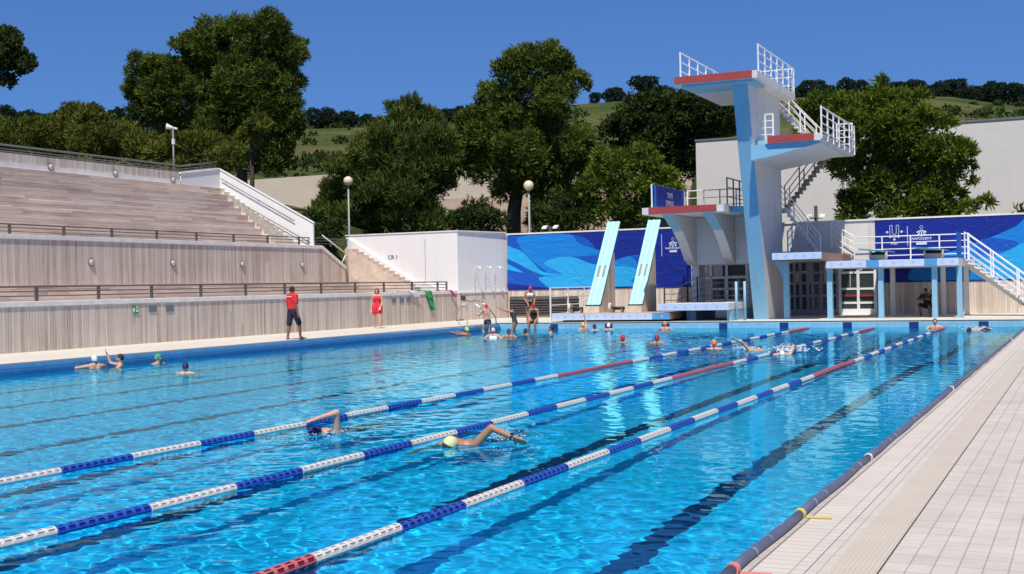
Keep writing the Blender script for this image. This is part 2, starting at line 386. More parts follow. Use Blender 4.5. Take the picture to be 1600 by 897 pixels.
# ------------------------------------------------------------------ terrain
def ridge(theta):
    xsr = [-4000, -900, 0, 200, 480, 700, 900, 1000, 1250, 1400, 1500, 1600, 2300, 5000]
    ysr = [210, 200, 194, 196, 192, 186, 160, 152, 150, 146, 150, 164, 180, 200]
    th = [math.atan2(-(_fw + _rt * ((x - 800) / FPX)).x, (_fw + _rt * ((x - 800) / FPX)).y) for x in xsr]
    hs = []
    for x, y in zip(xsr, ysr):
        d = _fw + _rt * ((x - 800) / FPX) + _up * ((448.5 - y) / FPX); hs.append(1.85 + d.z / math.hypot(d.x, d.y) * 262)
    return np.interp(theta, th[::-1], hs[::-1])
def ground_z(X, Y):
    X = np.asarray(X, float); Y = np.asarray(Y, float)
    dx = X - CAM.x; d = np.hypot(dx, Y); th = np.arctan2(-dx, Y)
    H = ridge(np.clip(th, -1.2, 1.6))
    front = np.interp(Y, [57, 62, 90, 97, 99, 101], [-.6, .3, 2.2, 4.8, 6.0, 12.5])
    far = 12.5 + (H - 12.5) * np.clip((d - 118) / (262 - 118), 0, 1) ** 1.05
    base = np.where(Y < 100.5, front, np.maximum(front, far))
    far2 = np.clip((d - 105) / (262 - 105), 0, 1)
    left = np.interp(X, [-130, -60, -40, -37.2, -36.4], [13, 9.0, 6.2, 5.0, -2]) * np.clip((Y + 30) / 40, 0, 1)
    h = np.where((X < -36.4) & (Y < 100), np.maximum(left, base), base)
    h = np.where(d > 130, np.maximum(h, 12.5 * 0 + H * far2), h)
    h = np.where((X > -36.5) & (Y < 57), -6, h)
    fall = np.clip((d - 262) / 500, 0, 1); h = h * (1 - fall * .9)
    return h
gx = np.concatenate([np.linspace(-1500, -160, 30), np.linspace(-155, 60, 150), np.linspace(65, 900, 40)])
gy = np.concatenate([np.linspace(-300, -10, 12), np.linspace(0, 130, 131), np.linspace(132, 330, 90), np.linspace(345, 2500, 40)])
GX, GY = np.meshgrid(gx, gy); GZ = ground_z(GX, GY)
nzr = np.random.default_rng(1)
for i in range(40):
    k = nzr.uniform(.03, .5); a = nzr.uniform(0, 6.28); GZ += np.where(np.hypot(GX, GY) > 105, .12 / (k + .25) * .3 * np.sin(k * (GX * math.cos(a) + GY * math.sin(a)) + nzr.uniform(0, 6)), 0)
hm = grid_mesh('hill', np.stack([GX, GY, GZ], -1).reshape(-1, 3).astype(np.float32), len(gx), len(gy))
m, n, b = newmat('hill_grass')
tc = N(n, 'ShaderNodeTexCoord')
n1 = N(n, 'ShaderNodeTexNoise'); n1.inputs['Scale'].default_value = .05; n1.inputs['Detail'].default_value = 8; n1.inputs['Roughness'].default_value = .65
n2 = N(n, 'ShaderNodeTexNoise'); n2.inputs['Scale'].default_value = .9; n2.inputs['Detail'].default_value = 6; n2.inputs['Roughness'].default_value = .7
n.links.new(tc.outputs['Object'], n1.inputs[0]); n.links.new(tc.outputs['Object'], n2.inputs[0])
t = math_node(n, 'ADD', math_node(n, 'MULTIPLY', n1.outputs[0], .65), math_node(n, 'MULTIPLY', n2.outputs[0], .4))
n.links.new(ramp(n, t, [(.36, (.022, .045, .014)), (.48, (.05, .075, .022)), (.57, (.10, .105, .035)), (.70, (.17, .13, .06))]), b.inputs['Base Color'])
b.inputs['Roughness'].default_value = .95; b.inputs['Specular IOR Level'].default_value = .1
bp = N(n, 'ShaderNodeBump'); bp.inputs['Strength'].default_value = 1; bp.inputs['Distance'].default_value = .5
n.links.new(n2.outputs[0], bp.inputs['Height']); n.links.new(bp.outputs[0], b.inputs['Normal'])
hm.materials.append(m)
struct(link('hill', hm))
HILLMAT = m
gm = MB(); gm.box(-5000, -3000, -8, 5000, 5000, -7)
struct(gm.build('ground', m))

# ------------------------------------------------------------------ left stand
UX, UZ = -31.0, 3.95
YS, YB = 8.0, 52.2                       # where the stand starts / front of the white block
lw = thing('stand_wall', 'long low board-marked concrete wall with white cap along the left poolside walkway', 'wall', (WX, 30, DK))
mb = MB(); mb.box(WX - .3, YS, DK - .1, WX, YB + 3.8, 1.55); mb.build('wall', K['board_v'], lw)
mb = MB(); mb.box(WX - .62, YS, 1.552, WX + .03, YB - .002, 1.70); mb.build('cap', K['cap'], lw, bevel=.012)
st = thing('lower_seating', 'low grey-brown concrete seating steps just above the white-capped poolside wall', 'seating', (-28, 30, .6))
mb = MB()
for i, (x, z) in enumerate([(-26.4, 1.1), (-27.4, 1.45), (-28.6, 1.75), (-29.5, 2.02), (-30.3, 2.22)]):
    x1 = [-27.4, -28.6, -29.5, -30.3, UX][i]
    mb.box(x1, YS, .3, x - .003, YB - .9, z)
mb.build('step', K['board_h'], st)
uw = thing('upper_wall', 'tall board-marked concrete wall with globe lamps and a sloping end at the stairs', 'wall', (UX, 30, 2))
YE1, YE2 = pix(503, 386, X=UX).y, pix(540, 415, X=UX).y
zE = 3.0
mb = MB()
mb.prism([(UX, YS, 1.5), (UX, YE2, 1.5), (UX, YE2, zE - .14), (UX, YE1, UZ - .14), (UX, YS, UZ - .14)], (-.3, 0, 0)); mb.build('wall', K['board_v'], uw)
mb = MB()
mb.prism([(UX + .04, YS, UZ - .138), (UX + .04, YE1, UZ - .138), (UX + .04, YE2, zE - .138), (UX + .04, YE2, zE + .01), (UX + .04, YE1, UZ + .02), (UX + .04, YS, UZ + .02)], (-.62, 0, 0)); mb.build('cap', K['cap'], uw, bevel=.012)
YT = 46.6
ut = thing('upper_seating', 'high bank of grey-brown concrete terraces with no one sitting, under the top rail', 'seating', (-33, 30, 4))
mb = MB()
nT = 9; xr, zr = np.linspace(UX - .7, -34.75, nT), np.linspace(4.05, 6.72, nT)
for i in range(nT):
    x1 = xr[i + 1] if i < nT - 1 else -35.0
    mb.box(x1, YS, 1.8, xr[i] - .003 * 0, YT, zr[i])
mb.build('terrace', K['board_h'], ut)
mb = MB()
for i in range(nT * 2 - 1):                        # cream stair edge at the end of the terraces
    x0 = UX - .55 - (34.75 - 31.55) * i / (nT * 2 - 2); z = 3.98 + (6.72 - 3.98) * i / (nT * 2 - 2)
    xq = x0 - 1.6 / (nT * 2 - 2); mb.box(x0 - 3.2 / (nT * 2 - 2) + .0005, YT + .002, 2, x0, 46.78 + (xq + 34.95) / 3.83 * 2.02 - .06 + .12, z)
mb.build('stair', K['cream'], ut)
bw = thing('back_wall', 'low board-marked concrete wall along the top of the terraces', 'wall', (-35, 30, 6.6))
mb = MB(); mb.box(-35.35, YS, 2, -35.0, 44.0, 7.30); mb.build('wall', K['board_v'], bw)
mb = MB(); mb.box(-35.0 + .001, YS, 6.70, -34.93, 44.0, 6.93); mb.build('base_strip', K['cap'], bw)  # paler strip along the foot of the wall

# white stair wall closing the terraces: a flat piece on the back wall line, then a slope down
WA, WB = Vector((-34.95, 46.78, 0)), Vector((-31.12, 48.8, 0))
wd = (WB - WA).normalized(); wn = Vector((-wd.y, wd.x, 0))
zA, zB = pix(346, 266, X=WA.x).z, pix(478, 349, X=WB.x).z
z0 = pix(288, 273, X=-34.95).z
sw = thing('stair_wall', 'white sloping wall with handrails closing the end of the upper terraces', 'wall', (WB.x, WB.y, 4))
def at_(p, z): return Vector((p.x, p.y, z))
mb = MB()
mb.prism([at_(WB, 2.6), at_(WB, zB), at_(WA, zA), at_(WA, 2.6)], wn * .5)
mb.prism([(-34.96, 44.05, 3), (-34.96, 46.777, 3), (-34.96, 46.777, zA), (-34.96, 44.05, z0)], (-.4, 0, 0)); mb.build('wall', K['white'], sw)
mb = MB(); o4 = -wn * .04
mb.prism([at_(WA, zA + .003) + o4, at_(WB + wd * .04, zB + .003) + o4, at_(WB + wd * .04, zB + .09) + o4, at_(WA, zA + .09) + o4], wn * .58)
mb.prism([(-34.92, 44.0, z0 + .003), (-34.92, 46.74, zA + .003), (-34.92, 46.74, zA + .09), (-34.92, 44.0, z0 + .09)], (-.48, 0, 0))
mb.build('coping', K['cap'], sw, bevel=.01)
for dz, t0_, t1_ in ((-.38, .02, .80), (-1.0, .06, .97)):
    mb = MB(); a = at_(WA.lerp(WB, t0_), zA + (zB - zA) * t0_ + dz) - wn * .09; b_ = at_(WA.lerp(WB, t1_), zA + (zB - zA) * t1_ + dz) - wn * .09
    mb.tube([a, b_], .024, 8)
    for t_ in (.06, .5, .94):
        q = a.lerp(b_, t_); mb.tube([q, q + wn * .088 - Vector((0, 0, .03))], .012, 6)
    mb.build('handrail', K['rail_grey'], sw, smooth=True)

# lower stair beside the white block
ls = thing('stand_stair', 'cream stone stair climbing beside the white block to the upper walkway', 'stairs', (-29, 51, 1))
mb = MB(); ns = 13
for i in range(ns):
    x0 = -27.2 - (UX + .05 + 27.2) * -1 * i / ns; z = 1.75 + (3.85 - 1.75) * (i + 1) / ns
    mb.box(UX - .1, YE2 + .10, .4 if i == 0 else z - 2.1 / ns, x0, YB - .16, z)
mb.build('step', pm('tan_stone_step', (.60, .485, .39), .85, .22, 2.2, .2), ls)
mb = MB()
mb.prism([(-31.3, YB - .155, 4.42), (-31.3, YB - .155, 3.5), (-27.0, YB - .155, 1.5), (-25.6, YB - .155, 1.5), (-26.9, YB - .155, 2.10), (-27.5, YB - .155, 2.12)], (0, .152, 0)); mb.build('stringer', K['white'], ls)
rl = MB()
a, b_ = Vector((UX + .03, YE1, UZ + .5)), Vector((UX + .03, YE2 + .02, zE + .62))
rl.tube([a, b_], .03, 8); rl.tube([b_, b_ + Vector((0, -.35, -.42))], .026, 8)
rl.build('handrail', K['whitep'], ls, smooth=True)
mb = MB(); mb.tube([(UX + .06, YE2 + .06, 2.0), (UX + .06, YE2 + .06, zE + .55)], .045, 8); mb.build('post', K['wood'], ls, smooth=True)

# white block with showers on its side
Zb = 4.52
xb = -31.5
wb = thing('white_block', 'plain white painted block with three showers on its side wall', 'building', (-28, 54, .26))
mb = MB(); mb.prism([(xb, YB, .4), (WX + .06, YB, .4), (WX + .82, WY + .3, .4), (xb, WY + .3, .4)], (0, 0, Zb - .4))
mb.build('wall', K['white'], wb)
mb = MB(); sk = MB()
o_ = [(WX + .06, YB - .02, 0), (WX + .88, WY - .01, 0)]
mb.prism([(WX + .0, YB + .0, DK), (WX + .10, YB - .01, DK), (WX + .86, WY - .01, DK), (WX + .76, WY - .01, DK)], (0, 0, 1.30)); mb.build('base', K['board_v'], wb)
mb = MB(); mb.prism([(WX + .0, YB - .0, 1.562), (WX + .14, YB - .03, 1.562), (WX + .90, WY - .012, 1.562), (WX + .76, WY - .012, 1.562)], (0, 0, .07)); mb.build('ledge', K['white'], wb)
mb = MB(); mb.prism([(xb - .03, YB - .04, Zb + .001), (WX + .11, YB - .04, Zb + .001), (WX + .86, WY - .012, Zb + .001), (xb - .03, WY - .012, Zb + .001)], (0, 0, .05)); mb.build('coping', K['cap'], wb)
mb = MB(); mb.box(WX - 1.72, YB - .004, 1.8, WX - 1.70, YB - .001 + .001, 4.2); mb.build('joint', K['rail_grey'], wb)
def text(body, size, org, right, up, mat, parent, name='lettering', depth=.004, align='CENTER'):
    cu = bpy.data.curves.new(name, 'FONT'); cu.body = body; cu.size = size; cu.extrude = depth / 2; cu.align_x = align; cu.offset = size * .022
    t_ = bpy.data.objects.new('tmp', cu); COL.objects.link(t_)
    me = bpy.data.meshes.new_from_object(t_.evaluated_get(bpy.context.evaluated_depsgraph_get())); bpy.data.objects.remove(t_); bpy.data.curves.remove(cu)
    r_, u_ = Vector(right).normalized(), Vector(up).normalized(); mt = Matrix((r_, u_, r_.cross(u_))).transposed().to_4x4(); mt.translation = Vector(org)
    me.transform(mt); me.materials.clear(); me.materials.append(mat); me.name = name
    return link(name, me, parent)
c_ = pix(614, 405, Y=YB)
text('CR 1', .27, (c_.x, YB - .004, c_.z), (1, 0, 0), (0, 0, 1), K['c_greydk'], wb)
bd = Vector((.76, WY - YB, 0)).normalized(); bn = Vector((bd.y, -bd.x, 0))
showers = []
for i, q in enumerate((743, 758.5, 773)):
    t_ = (q - 720) / (793 - 720); base = Vector((WX + .06, YB, 0)).lerp(Vector((WX + .82, WY, 0)), t_ * 1.02)
    s_ = thing('shower', ['white wall shower nearest the pool walkway corner of the white block', 'white wall shower between the other two on the white block', 'white wall shower nearest the blue banner on the white block'][i], 'shower', base + bn * .05 + Vector((0, 0, 1.7)), 'showers on the white block')
    mb = MB(); p0 = base + bn * .03
    mb.tube([p0 + Vector((0, 0, 1.72)), p0 + Vector((0, 0, 2.72)), p0 + bn * .10 + Vector((0, 0, 2.83)), p0 + bn * .34 + Vector((0, 0, 2.83))], .016, 6); mb.build('pipe', K['whitep'], s_, smooth=True)
    mb = MB(); mb.tube([p0 + bn * .34 + Vector((0, 0, 2.83)), p0 + bn * .37 + Vector((0, 0, 2.70))], .03, 10, r1=.09); mb.build('shower_head', K['whitep'], s_, smooth=True)
    mb = MB(); mb.ball(p0 + bn * .04 + Vector((0, 0, 1.80)), .045); mb.build('tap', K['steel'], s_, smooth=True)

# rails of the stand
def railing(name, label, path, post_ts, h0, rail_zs, mat, r=.028, pr=.028, group=None, flat=False, cat='railing'):
    """path: base polyline; posts at given arc parameters; rails at heights"""
    P_ = [Vector(p) for p in path]; t0 = thing(name, label, cat, P_[0], group)
    for z in rail_zs:
        mb = MB(); mb.tube([p + Vector((0, 0, z)) for p in P_], r if z == max(rail_zs) else r * .6, 8); mb.build('rail', mat, t0, smooth=True)
    L = [0]
    for a, b2 in zip(P_, P_[1:]): L.append(L[-1] + (b2 - a).length)
    for s_ in post_ts:
        d_ = s_ * L[-1]
        for i in range(len(P_) - 1):
            if d_ <= L[i + 1] + 1e-6: p = P_[i].lerp(P_[i + 1], (d_ - L[i]) / max(1e-6, L[i + 1] - L[i])); break
        mb = MB()
        if flat: mb.box(p.x - .025, p.y - .05, p.z + h0, p.x + .025, p.y + .05, p.z + max(rail_zs))
        else: mb.tube([p + Vector((0, 0, h0)), p + Vector((0, 0, max(rail_zs)))], pr, 8)
        mb.build('post', mat, t0, smooth=not flat)
    return t0
ylow = [pix(q, 458, X=WX - .3).y for q in (57, 154, 237, 314, 384, 445, 502, 555, 600, 644, 684, 698)]
def tpar(ys_, y0, y1): return [(y - y0) / (y1 - y0) for y in ys_]
y1 = ylow[-1]
railing('low_railing', 'dark flat-post railing on the white cap of the poolside wall', [(WX - .3, 10, 1.70), (WX - .3, y1, 1.70)], tpar([12, 14.4, 16.8, 19.2, 21.6, 24.1] + ylow, 10, y1), 0, [.15, .29, .42], K['rail_dark'], flat=True)
yup = [pix(q, 370, X=UX - .3).y for q in (15, 100, 175, 245, 307, 365, 418, 467)]
railing('walkway_railing', 'dark flat-post railing on top of the upper board-marked wall', [(UX - .3, 10, UZ), (UX - .3, YE1 + .1, UZ), (UX - .3, YE1 + 3.0, UZ)], [(y - 10) / (YE1 + 3 - 10) for y in [14, 16.5, 19, 21.4, 23.8, 26.2, 28.6] + yup + [YE1 + 1.2, YE1 + 2.6]], 0, [.13, .26, .38], K['rail_dark'], flat=True)
ybk = [pix(q, 250, X=-35.15).y for q in (51, 115, 174, 229, 275)]
railing('top_railing', 'weathered grey railing along the highest edge of the stand', [(-35.15, 10, 7.31), (-35.15, 44.0, 7.31), (-35.15, 44.1, z0 + .08), (-35.15, 46.8, zA + .08)],
        [(y - 10) / 36.9 for y in [14, 17, 20, 23.4, 26.5, 29.5, 32.5] + ybk] + [.94, .97, .998], -.25, [.06, .16, .30], K['rail_grey'], r=.045)

K['lampgrey'] = pm('lamp_diffuser', (.56, .54, .52), .4, .05, 4)
# lamps on the walls
def globe_lamp(pos, label, axis):
    t_ = thing('wall_lamp', label, 'wall lamp', pos, 'round lamps on the stand walls'); p = Vector(pos); a = Vector(axis)
    mb = MB(); mb.tube([p, p + a * .03], .15, 16); mb.build('backplate', K['rail_grey'], t_, smooth=False)
    mb = MB(); rot = a.to_track_quat('Z', 'Y').to_matrix(); mb.ball(p + a * .03, (.115, .115, .055), 0, 14, 8, rot); mb.build('diffuser', K['lampgrey'], t_, smooth=True)
lab = ['round wall lamp on the upper wall, farthest from the stairs', 'round wall lamp on the upper wall, second from the far left', 'round wall lamp on the upper wall, second from the stairs', 'round wall lamp on the upper wall, nearest the sloping end']
for (x, y), l_ in zip(((142, 410), (270, 411), (378, 413), (472, 414)), lab): globe_lamp(pix(x, y, X=UX), l_, (1, 0, 0))
lab = ['round wall lamp on the top back wall, farthest left', 'round wall lamp in the middle of the top back wall', 'round wall lamp on the top back wall beside the loudspeaker pole']
for (x, y), l_ in zip(((79, 261), (180, 271), (270, 281)), lab): globe_lamp(pix(x, y, X=-34.93), l_, (1, 0, 0))

# signs and plates
def plate(name, label, cat, x0, y0, x1, y1, mats, X=WX, group=None, parts=None):
    a, b2 = pix(x0, y1, X=X), pix(x1, y0, X=X); t_ = thing(name, label, cat, (X, (a.y + b2.y) / 2, a.z), group)
    mb = MB(); mb.box(X + .001, a.y, a.z, X + .022, b2.y, b2.z); mb.build('panel', mats, t_, bevel=.004)
    return t_, a, b2
t_, a, b2 = plate('exit_sign', 'small green emergency sign with white running figure on the poolside wall', 'sign', 207.5, 478.5, 215.5, 490.5, K['c_green'])
mb = MB(); yc, zc = (a.y + b2.y) / 2, (a.z + b2.z) / 2
mb.box(WX + .0225, yc - .12, zc - .05, WX + .026, yc - .05, zc + .06); mb.tube([(WX + .026, yc + .02, zc - .06), (WX + .026, yc + .07, zc), (WX + .026, yc + .03, zc + .06)], .014, 5); mb.ball((WX + .026, yc + .05, zc + .09), .02, 0, 6, 4)
mb.tube([(WX + .026, yc + .07, zc), (WX + .026, yc + .12, zc - .06)], .012, 5); mb.build('symbol', K['c_white'], t_)
for (x0, y0, x1, y1_), l_ in (((232, 477.5, 244, 487.5), 'grey wall plate next to the green emergency sign'), ((259, 477, 271, 487), 'grey wall plate two along from the green emergency sign'),
        ((612, 466, 618.5, 473.5), 'grey wall plate nearest the woman in red, first of three'), ((624.5, 465.5, 631, 473), 'grey wall plate in the middle of three near the towels'), ((635, 465, 641.5, 472.5), 'grey wall plate nearest the white towel, last of three')):
    plate('wall_plate', l_, 'plate', x0, y0, x1, y1_, pm('plate_grey', (.16, .18, .21), .4), group='grey plates on the poolside wall')
plate('notice', 'small cream notice on the low seating riser beside a railing post', 'notice', 59, 453, 74, 462, K['cream'], X=-27.39)
t_ = thing('shower_sign', 'small grey sign over a white sheet on the block base below the showers', 'sign', (WX + .2, YB + .8, 1.1))
q = Vector((WX + .16, YB + .30, 1.32)); mb = MB()
def wallbox(mb, c, hw, h, d0, d1):
    c = Vector(c); mb.prism([c - bd * hw + bn * d0, c + bd * hw + bn * d0, c + bd * hw + bn * d1, c - bd * hw + bn * d1], (0, 0, h))
qb = Vector((WX + .10, YB, 0)) + bd * .28
wallbox(mb, qb + Vector((0, 0, 1.22)), .17, .2, .012, .03); mb.build('panel', K['c_greydk'], t_)
mb = MB(); wallbox(mb, qb + Vector((0, 0, .98)), .15, .2, .012, .028); mb.build('sheet', K['c_white'], t_)

# towels hung over the wall cap
def towel(name, label, pts, width, mat):
    """cloth strip following pts (side profile, world), with ripples across its width"""
    nW = 7; P_ = [Vector(p) for p in pts]; vs = []
    rr = random.Random(len(label))
    for i, p in enumerate(P_):
        for j in range(nW):
            f = j / (nW - 1) - .5
            vs.append(p + Vector((.02 + .03 * math.sin(j * 2.1 + i * .5) * (i / len(P_)), f * width * (1 - .35 * i / len(P_)) , .0 + .012 * math.cos(j * 1.7))))
    fs = [(i * nW + j, i * nW + j + 1, (i + 1) * nW + j + 1, (i + 1) * nW + j) for i in range(len(P_) - 1) for j in range(nW - 1)]
    mb = MB(); mb.add(vs, fs); o = mb.build(name, mat, None, smooth=True)
    so_ = o.modifiers.new('thick', 'SOLIDIFY'); so_.thickness = .012; tag(o, label, 'towel', 'towels on the wall cap'); return o
def hang(y, dy, z_low, x0=WX - .5):
    top = [(x0, y, 1.715), (x0 + .3, y + dy * .3, 1.72), (WX + .04, y + dy * .5, 1.715)]
    down = [(WX + .055, y + dy * (.5 + .5 * k / 5), 1.68 - (1.68 - z_low) * k / 5) for k in range(6)]
    return top + down
yy = lambda q: pix(q, 466, X=WX).y
towel('towel', 'white towel lying over the wall cap', hang(yy(638), .7, 1.45), .75, K['c_white'])
towel('towel', 'green and white towel hanging down over the wall', hang(yy(660), .9, .82), .6, pm('towel_green', (.03, .33, .10), .9, .9, 5))
towel('towel', 'thin dark red towel over the wall cap below the railing end', hang(yy(696), .9, 1.4), .22, K['c_magenta'])
t_ = thing('squeegee', 'long-handled squeegee leaning on the poolside wall below the red towel', 'squeegee', (WX + .3, yy(707), DK))
mb = MB(); mb.tube([(WX + .28, yy(710), DK + .04), (WX + .03, yy(706), 1.5)], .014, 6); mb.build('handle', K['rail_grey'], t_, smooth=True)
mb = MB(); mb.box(WX + .25, yy(710) - .38, DK, WX + .31, yy(710) + .38, DK + .05); mb.build('blade', K['black'], t_)

# loudspeaker pole
p = pix(272, 285, X=-35.6); h_ = pix(270, 200, X=-35.6)
t_ = thing('loudspeaker_pole', 'grey pole with a white horn loudspeaker behind the top back wall', 'loudspeaker', (p.x, p.y, 6))
mb = MB(); mb.tube([(p.x, p.y, 5.5), (p.x, p.y, h_.z - .05)], .045, 8); mb.build('pole', K['rail_grey'], t_, smooth=True)
mb = MB(); d_ = Vector((-.72, -.5, .2)).normalized(); c_ = Vector((p.x, p.y, h_.z))
mb.tube([c_ - d_ * .2, c_ - d_ * .05], .05, 12); mb.tube([c_ - d_ * .05, c_ + d_ * .08, c_ + d_ * .2, c_ + d_ * .3], .045, 14, r1=.15); mb.build('horn', K['c_white'], t_, smooth=True)
mb = MB(); mb.box(p.x - .04, p.y - .055, h_.z - .75, p.x + .06, p.y + .055, h_.z - .5); mb.build('junction_box', K['c_white'], t_)
# ------------------------------------------------------------------ far wall with banners and glazing
PX = lambda x, y, Y=WY: pix(x, y, Y=Y)
ZT = 4.42; ZL = 1.70
fw_ = thing('far_wall', 'long board-marked wall closing the far end of the pool with a pale painted middle', 'wall', (-10, WY, DK))
XG0, XG1, XW = PX(1085, 440).x, PX(1369, 440).x, PX(1367, 347).x     # glazed bay
mb = MB()
mb.box(-24.4, WY, DK, XG0, WY + .4, ZL); mb.box(XG1, WY, DK, 9, WY + .4, ZL); mb.build('lower_wall', K['board_v'], fw_)
mb = MB(); mb.box(-24.4, WY + .05, ZL + .001, XG0, WY + .4, ZT); mb.box(XG1 + .002, WY + .05, ZL + .001, 9, WY + .4, ZT)
mb.box(XG0 + .001, WY - .0, 2.72, XG1, WY + .4, ZT); mb.build('upper_wall', K['palegrey'], fw_)
mb = MB(); mb.box(-24.4, WY - .06, ZT + .001, 9, WY + .46, ZT + .07); mb.build('cap', K['cap'], fw_)
# louvre vent
a, b2 = PX(797, 497), PX(915, 472)
lv = thing('vent_louvre', 'dark horizontal louvre vent at the foot of the far wall behind the ladder', 'vent', (a.x, WY, DK))
mb = MB(); mb.box(a.x, WY - .02, DK + .1, PX(905, 480).x, WY - .002, 1.18); mb.build('recess', K['dark'], lv)
mb = MB()
for i in range(8):
    z = DK + .16 + i * .125
    mb.prism([(a.x + .02, WY - .022, z), (a.x + .02, WY - .07, z - .03), (a.x + .02, WY - .07, z + .0), (a.x + .02, WY - .022, z + .035)], (PX(905, 480).x - a.x - .04, 0, 0))
mb.build('slat', pm('louvre_slat', (.07, .065, .06), .6), lv)

# banners: printed cloth; every colour field is its own layer of the print
def vinyl(name, col):
    m, n, b = newmat(name); b.inputs['Base Color'].default_value = (*col, 1); b.inputs['Roughness'].default_value = .55; b.inputs['Specular IOR Level'].default_value = .3
    tc = N(n, 'ShaderNodeTexCoord'); mp_ = N(n, 'ShaderNodeMapping'); mp_.inputs['Scale'].default_value = (.9, 1, 1.5); mp_.inputs['Rotation'].default_value = (0, .7, 0)
    n.links.new(tc.outputs['Object'], mp_.inputs[0])
    nz = N(n, 'ShaderNodeTexNoise'); nz.inputs['Scale'].default_value = 1.5; nz.inputs['Detail'].default_value = 3; nz.inputs['Distortion'].default_value = 1.2; n.links.new(mp_.outputs[0], nz.inputs[0])
    bp = N(n, 'ShaderNodeBump'); bp.inputs['Strength'].default_value = .55; bp.inputs['Distance'].default_value = .12; n.links.new(nz.outputs[0], bp.inputs['Height']); n.links.new(bp.outputs[0], b.inputs['Normal'])
    return m
VB = [vinyl('banner_navy', (.004, .020, .25)), vinyl('banner_blue', (.005, .085, .46)), vinyl('banner_azure', (.006, .20, .62)), vinyl('banner_sky', (.02, .36, .74))]
VW = pm('banner_print_white', (.62, .65, .85), .5, .03, 4)
def layer(mb, pts, k, mi, closed_smooth=True):
    P_ = [PX(*p) for p in pts]; y = WY - .03 - .004 * k
    if closed_smooth and len(P_) > 3:
        out = []; nP = len(P_)
        for i in range(nP):
            p0, p1, p2, p3 = (P_[(i + j - 1) % nP] for j in range(4))
            sharp = pts[i][0] in (792, 793, 1078, 1079, 1602, 1367) or pts[(i + 1) % nP][0] in (792, 793, 1078, 1079, 1602, 1367)
            if sharp: out.append(p1); continue
            for s_ in range(5):
                t = s_ / 5; out.append(.5 * ((2 * p1) + (p2 - p0) * t + (2 * p0 - 5 * p1 + 4 * p2 - p3) * t * t + (3 * p1 - p0 - 3 * p2 + p3) * t ** 3))
        P_ = out
    mb.quad([(p.x, y, min(max(p.z, ZL + .02), ZT - .04)) for p in P_], mi)
def emblem(mb, cx, cy, s, k, m=0):
    """small fan-shaped torch emblem: ring over five rays"""
    y = WY - .03 - .004 * k; c0 = PX(cx, cy); c0.y = y
    ring = [c0 + Vector((.16 * s * math.cos(a), 0, .62 * s + .2 * s * math.sin(a))) for a in [2 * math.pi * i / 14 for i in range(15)]]
    for a, b_ in zip(ring, ring[1:]): mb.tube([a, b_], .03 * s, 4, m)
    for i, an in enumerate((-58, -32, 0, 32, 58)):
        d = Vector((math.sin(R(an)), 0, -math.cos(R(an)))); q = Vector((d.z, 0, -d.x))
        t0 = c0 + Vector((0, 0, .36 * s)); L = s * (.62 if i in (0, 4) else .8)
        mb.quad([t0 + d * .08 * s - q * .02 * s, t0 + d * .08 * s + q * .02 * s, t0 + d * L + q * .10 * s, t0 + d * L - q * .10 * s], m)
x1b = PX(1079, 370).x
bl = thing('banner', 'blue banner with light blue wave shapes behind the two tilted springboards', 'banner', (-20, WY, 1.7), 'blue banners on the far wall')
mb = MB(); mb.box(PX(793.5, 400).x, WY - .03, ZL - .06, x1b, WY - .002, ZT - .03, 0)
layer(mb, [(793, 369), (880, 366), (915, 372), (935, 392), (960, 405), (1000, 398), (1010, 420), (1000, 452), (860, 456), (793, 444)], 1, 1)
layer(mb, [(815, 369), (888, 366), (905, 380), (940, 392), (952, 396), (920, 400), (895, 402), (912, 410), (950, 412), (985, 400), (1000, 420), (1020, 452), (870, 455), (850, 432), (858, 428), (835, 410), (812, 385)], 2, 2)
layer(mb, [(793, 384), (815, 392), (835, 412), (850, 425), (882, 430), (850, 430), (825, 420), (810, 412), (793, 404)], 3, 3)
layer(mb, [(850, 411), (890, 401), (935, 415), (985, 417), (1000, 428), (985, 440), (1005, 451), (880, 454), (842, 434), (880, 430)], 3, 3)
layer(mb, [(793, 412), (808, 420), (818, 426), (800, 423), (793, 421)], 3, 3)
layer(mb, [(793, 443), (825, 446), (860, 455), (793, 456)], 3, 0)
mb.build('cloth', VB, bl)
lg = MB(); emblem(lg, 1052, 381, .36, 4)
lg.box(PX(1034, 365).x - .012, WY - .052, 3.12, PX(1034, 365).x + .012, WY - .046, 4.15)
c_ = PX(1052.5, 392.5); lg.box(c_.x - .18, WY - .052, c_.z - .05, c_.x + .18, WY - .046, c_.z + .05)
lg.build('emblem', VW, bl)
c_ = PX(1052, 388); text('NAPOLI2019', .135, (c_.x, WY - .05, c_.z - .04), (1, 0, 0), (0, 0, 1), VW, bl)
br = thing('banner', 'blue banner with two white emblems behind the right-hand stair', 'banner', (-2, WY, 1.7), 'blue banners on the far wall')
mb = MB(); mb.box(XW, WY - .03, ZL - .04, 8, WY - .002, ZT - .03, 0)
layer(mb, [(1602, 340), (1590, 352), (1560, 366), (1535, 376), (1500, 388), (1470, 398), (1440, 410), (1420, 428), (1440, 441), (1602, 441)], 1, 2)
layer(mb, [(1535, 373), (1565, 373), (1592, 379), (1575, 390), (1540, 397), (1525, 388)], 2, 1)
layer(mb, [(1602, 378), (1575, 392), (1548, 402), (1515, 408), (1535, 430), (1560, 441), (1602, 441)], 2, 3)
layer(mb, [(1602, 372), (1640, 345), (1700, 340), (1780, 360), (1780, 430), (1602, 441)], 1, 2, False)
mb.build('cloth', VB, br)
lg = MB(); emblem(lg, 1440, 363.5, .37, 4)
c_ = PX(1440, 380.5); lg.box(c_.x - .22, WY - .052, c_.z - .05, c_.x + .22, WY - .046, c_.z + .05)
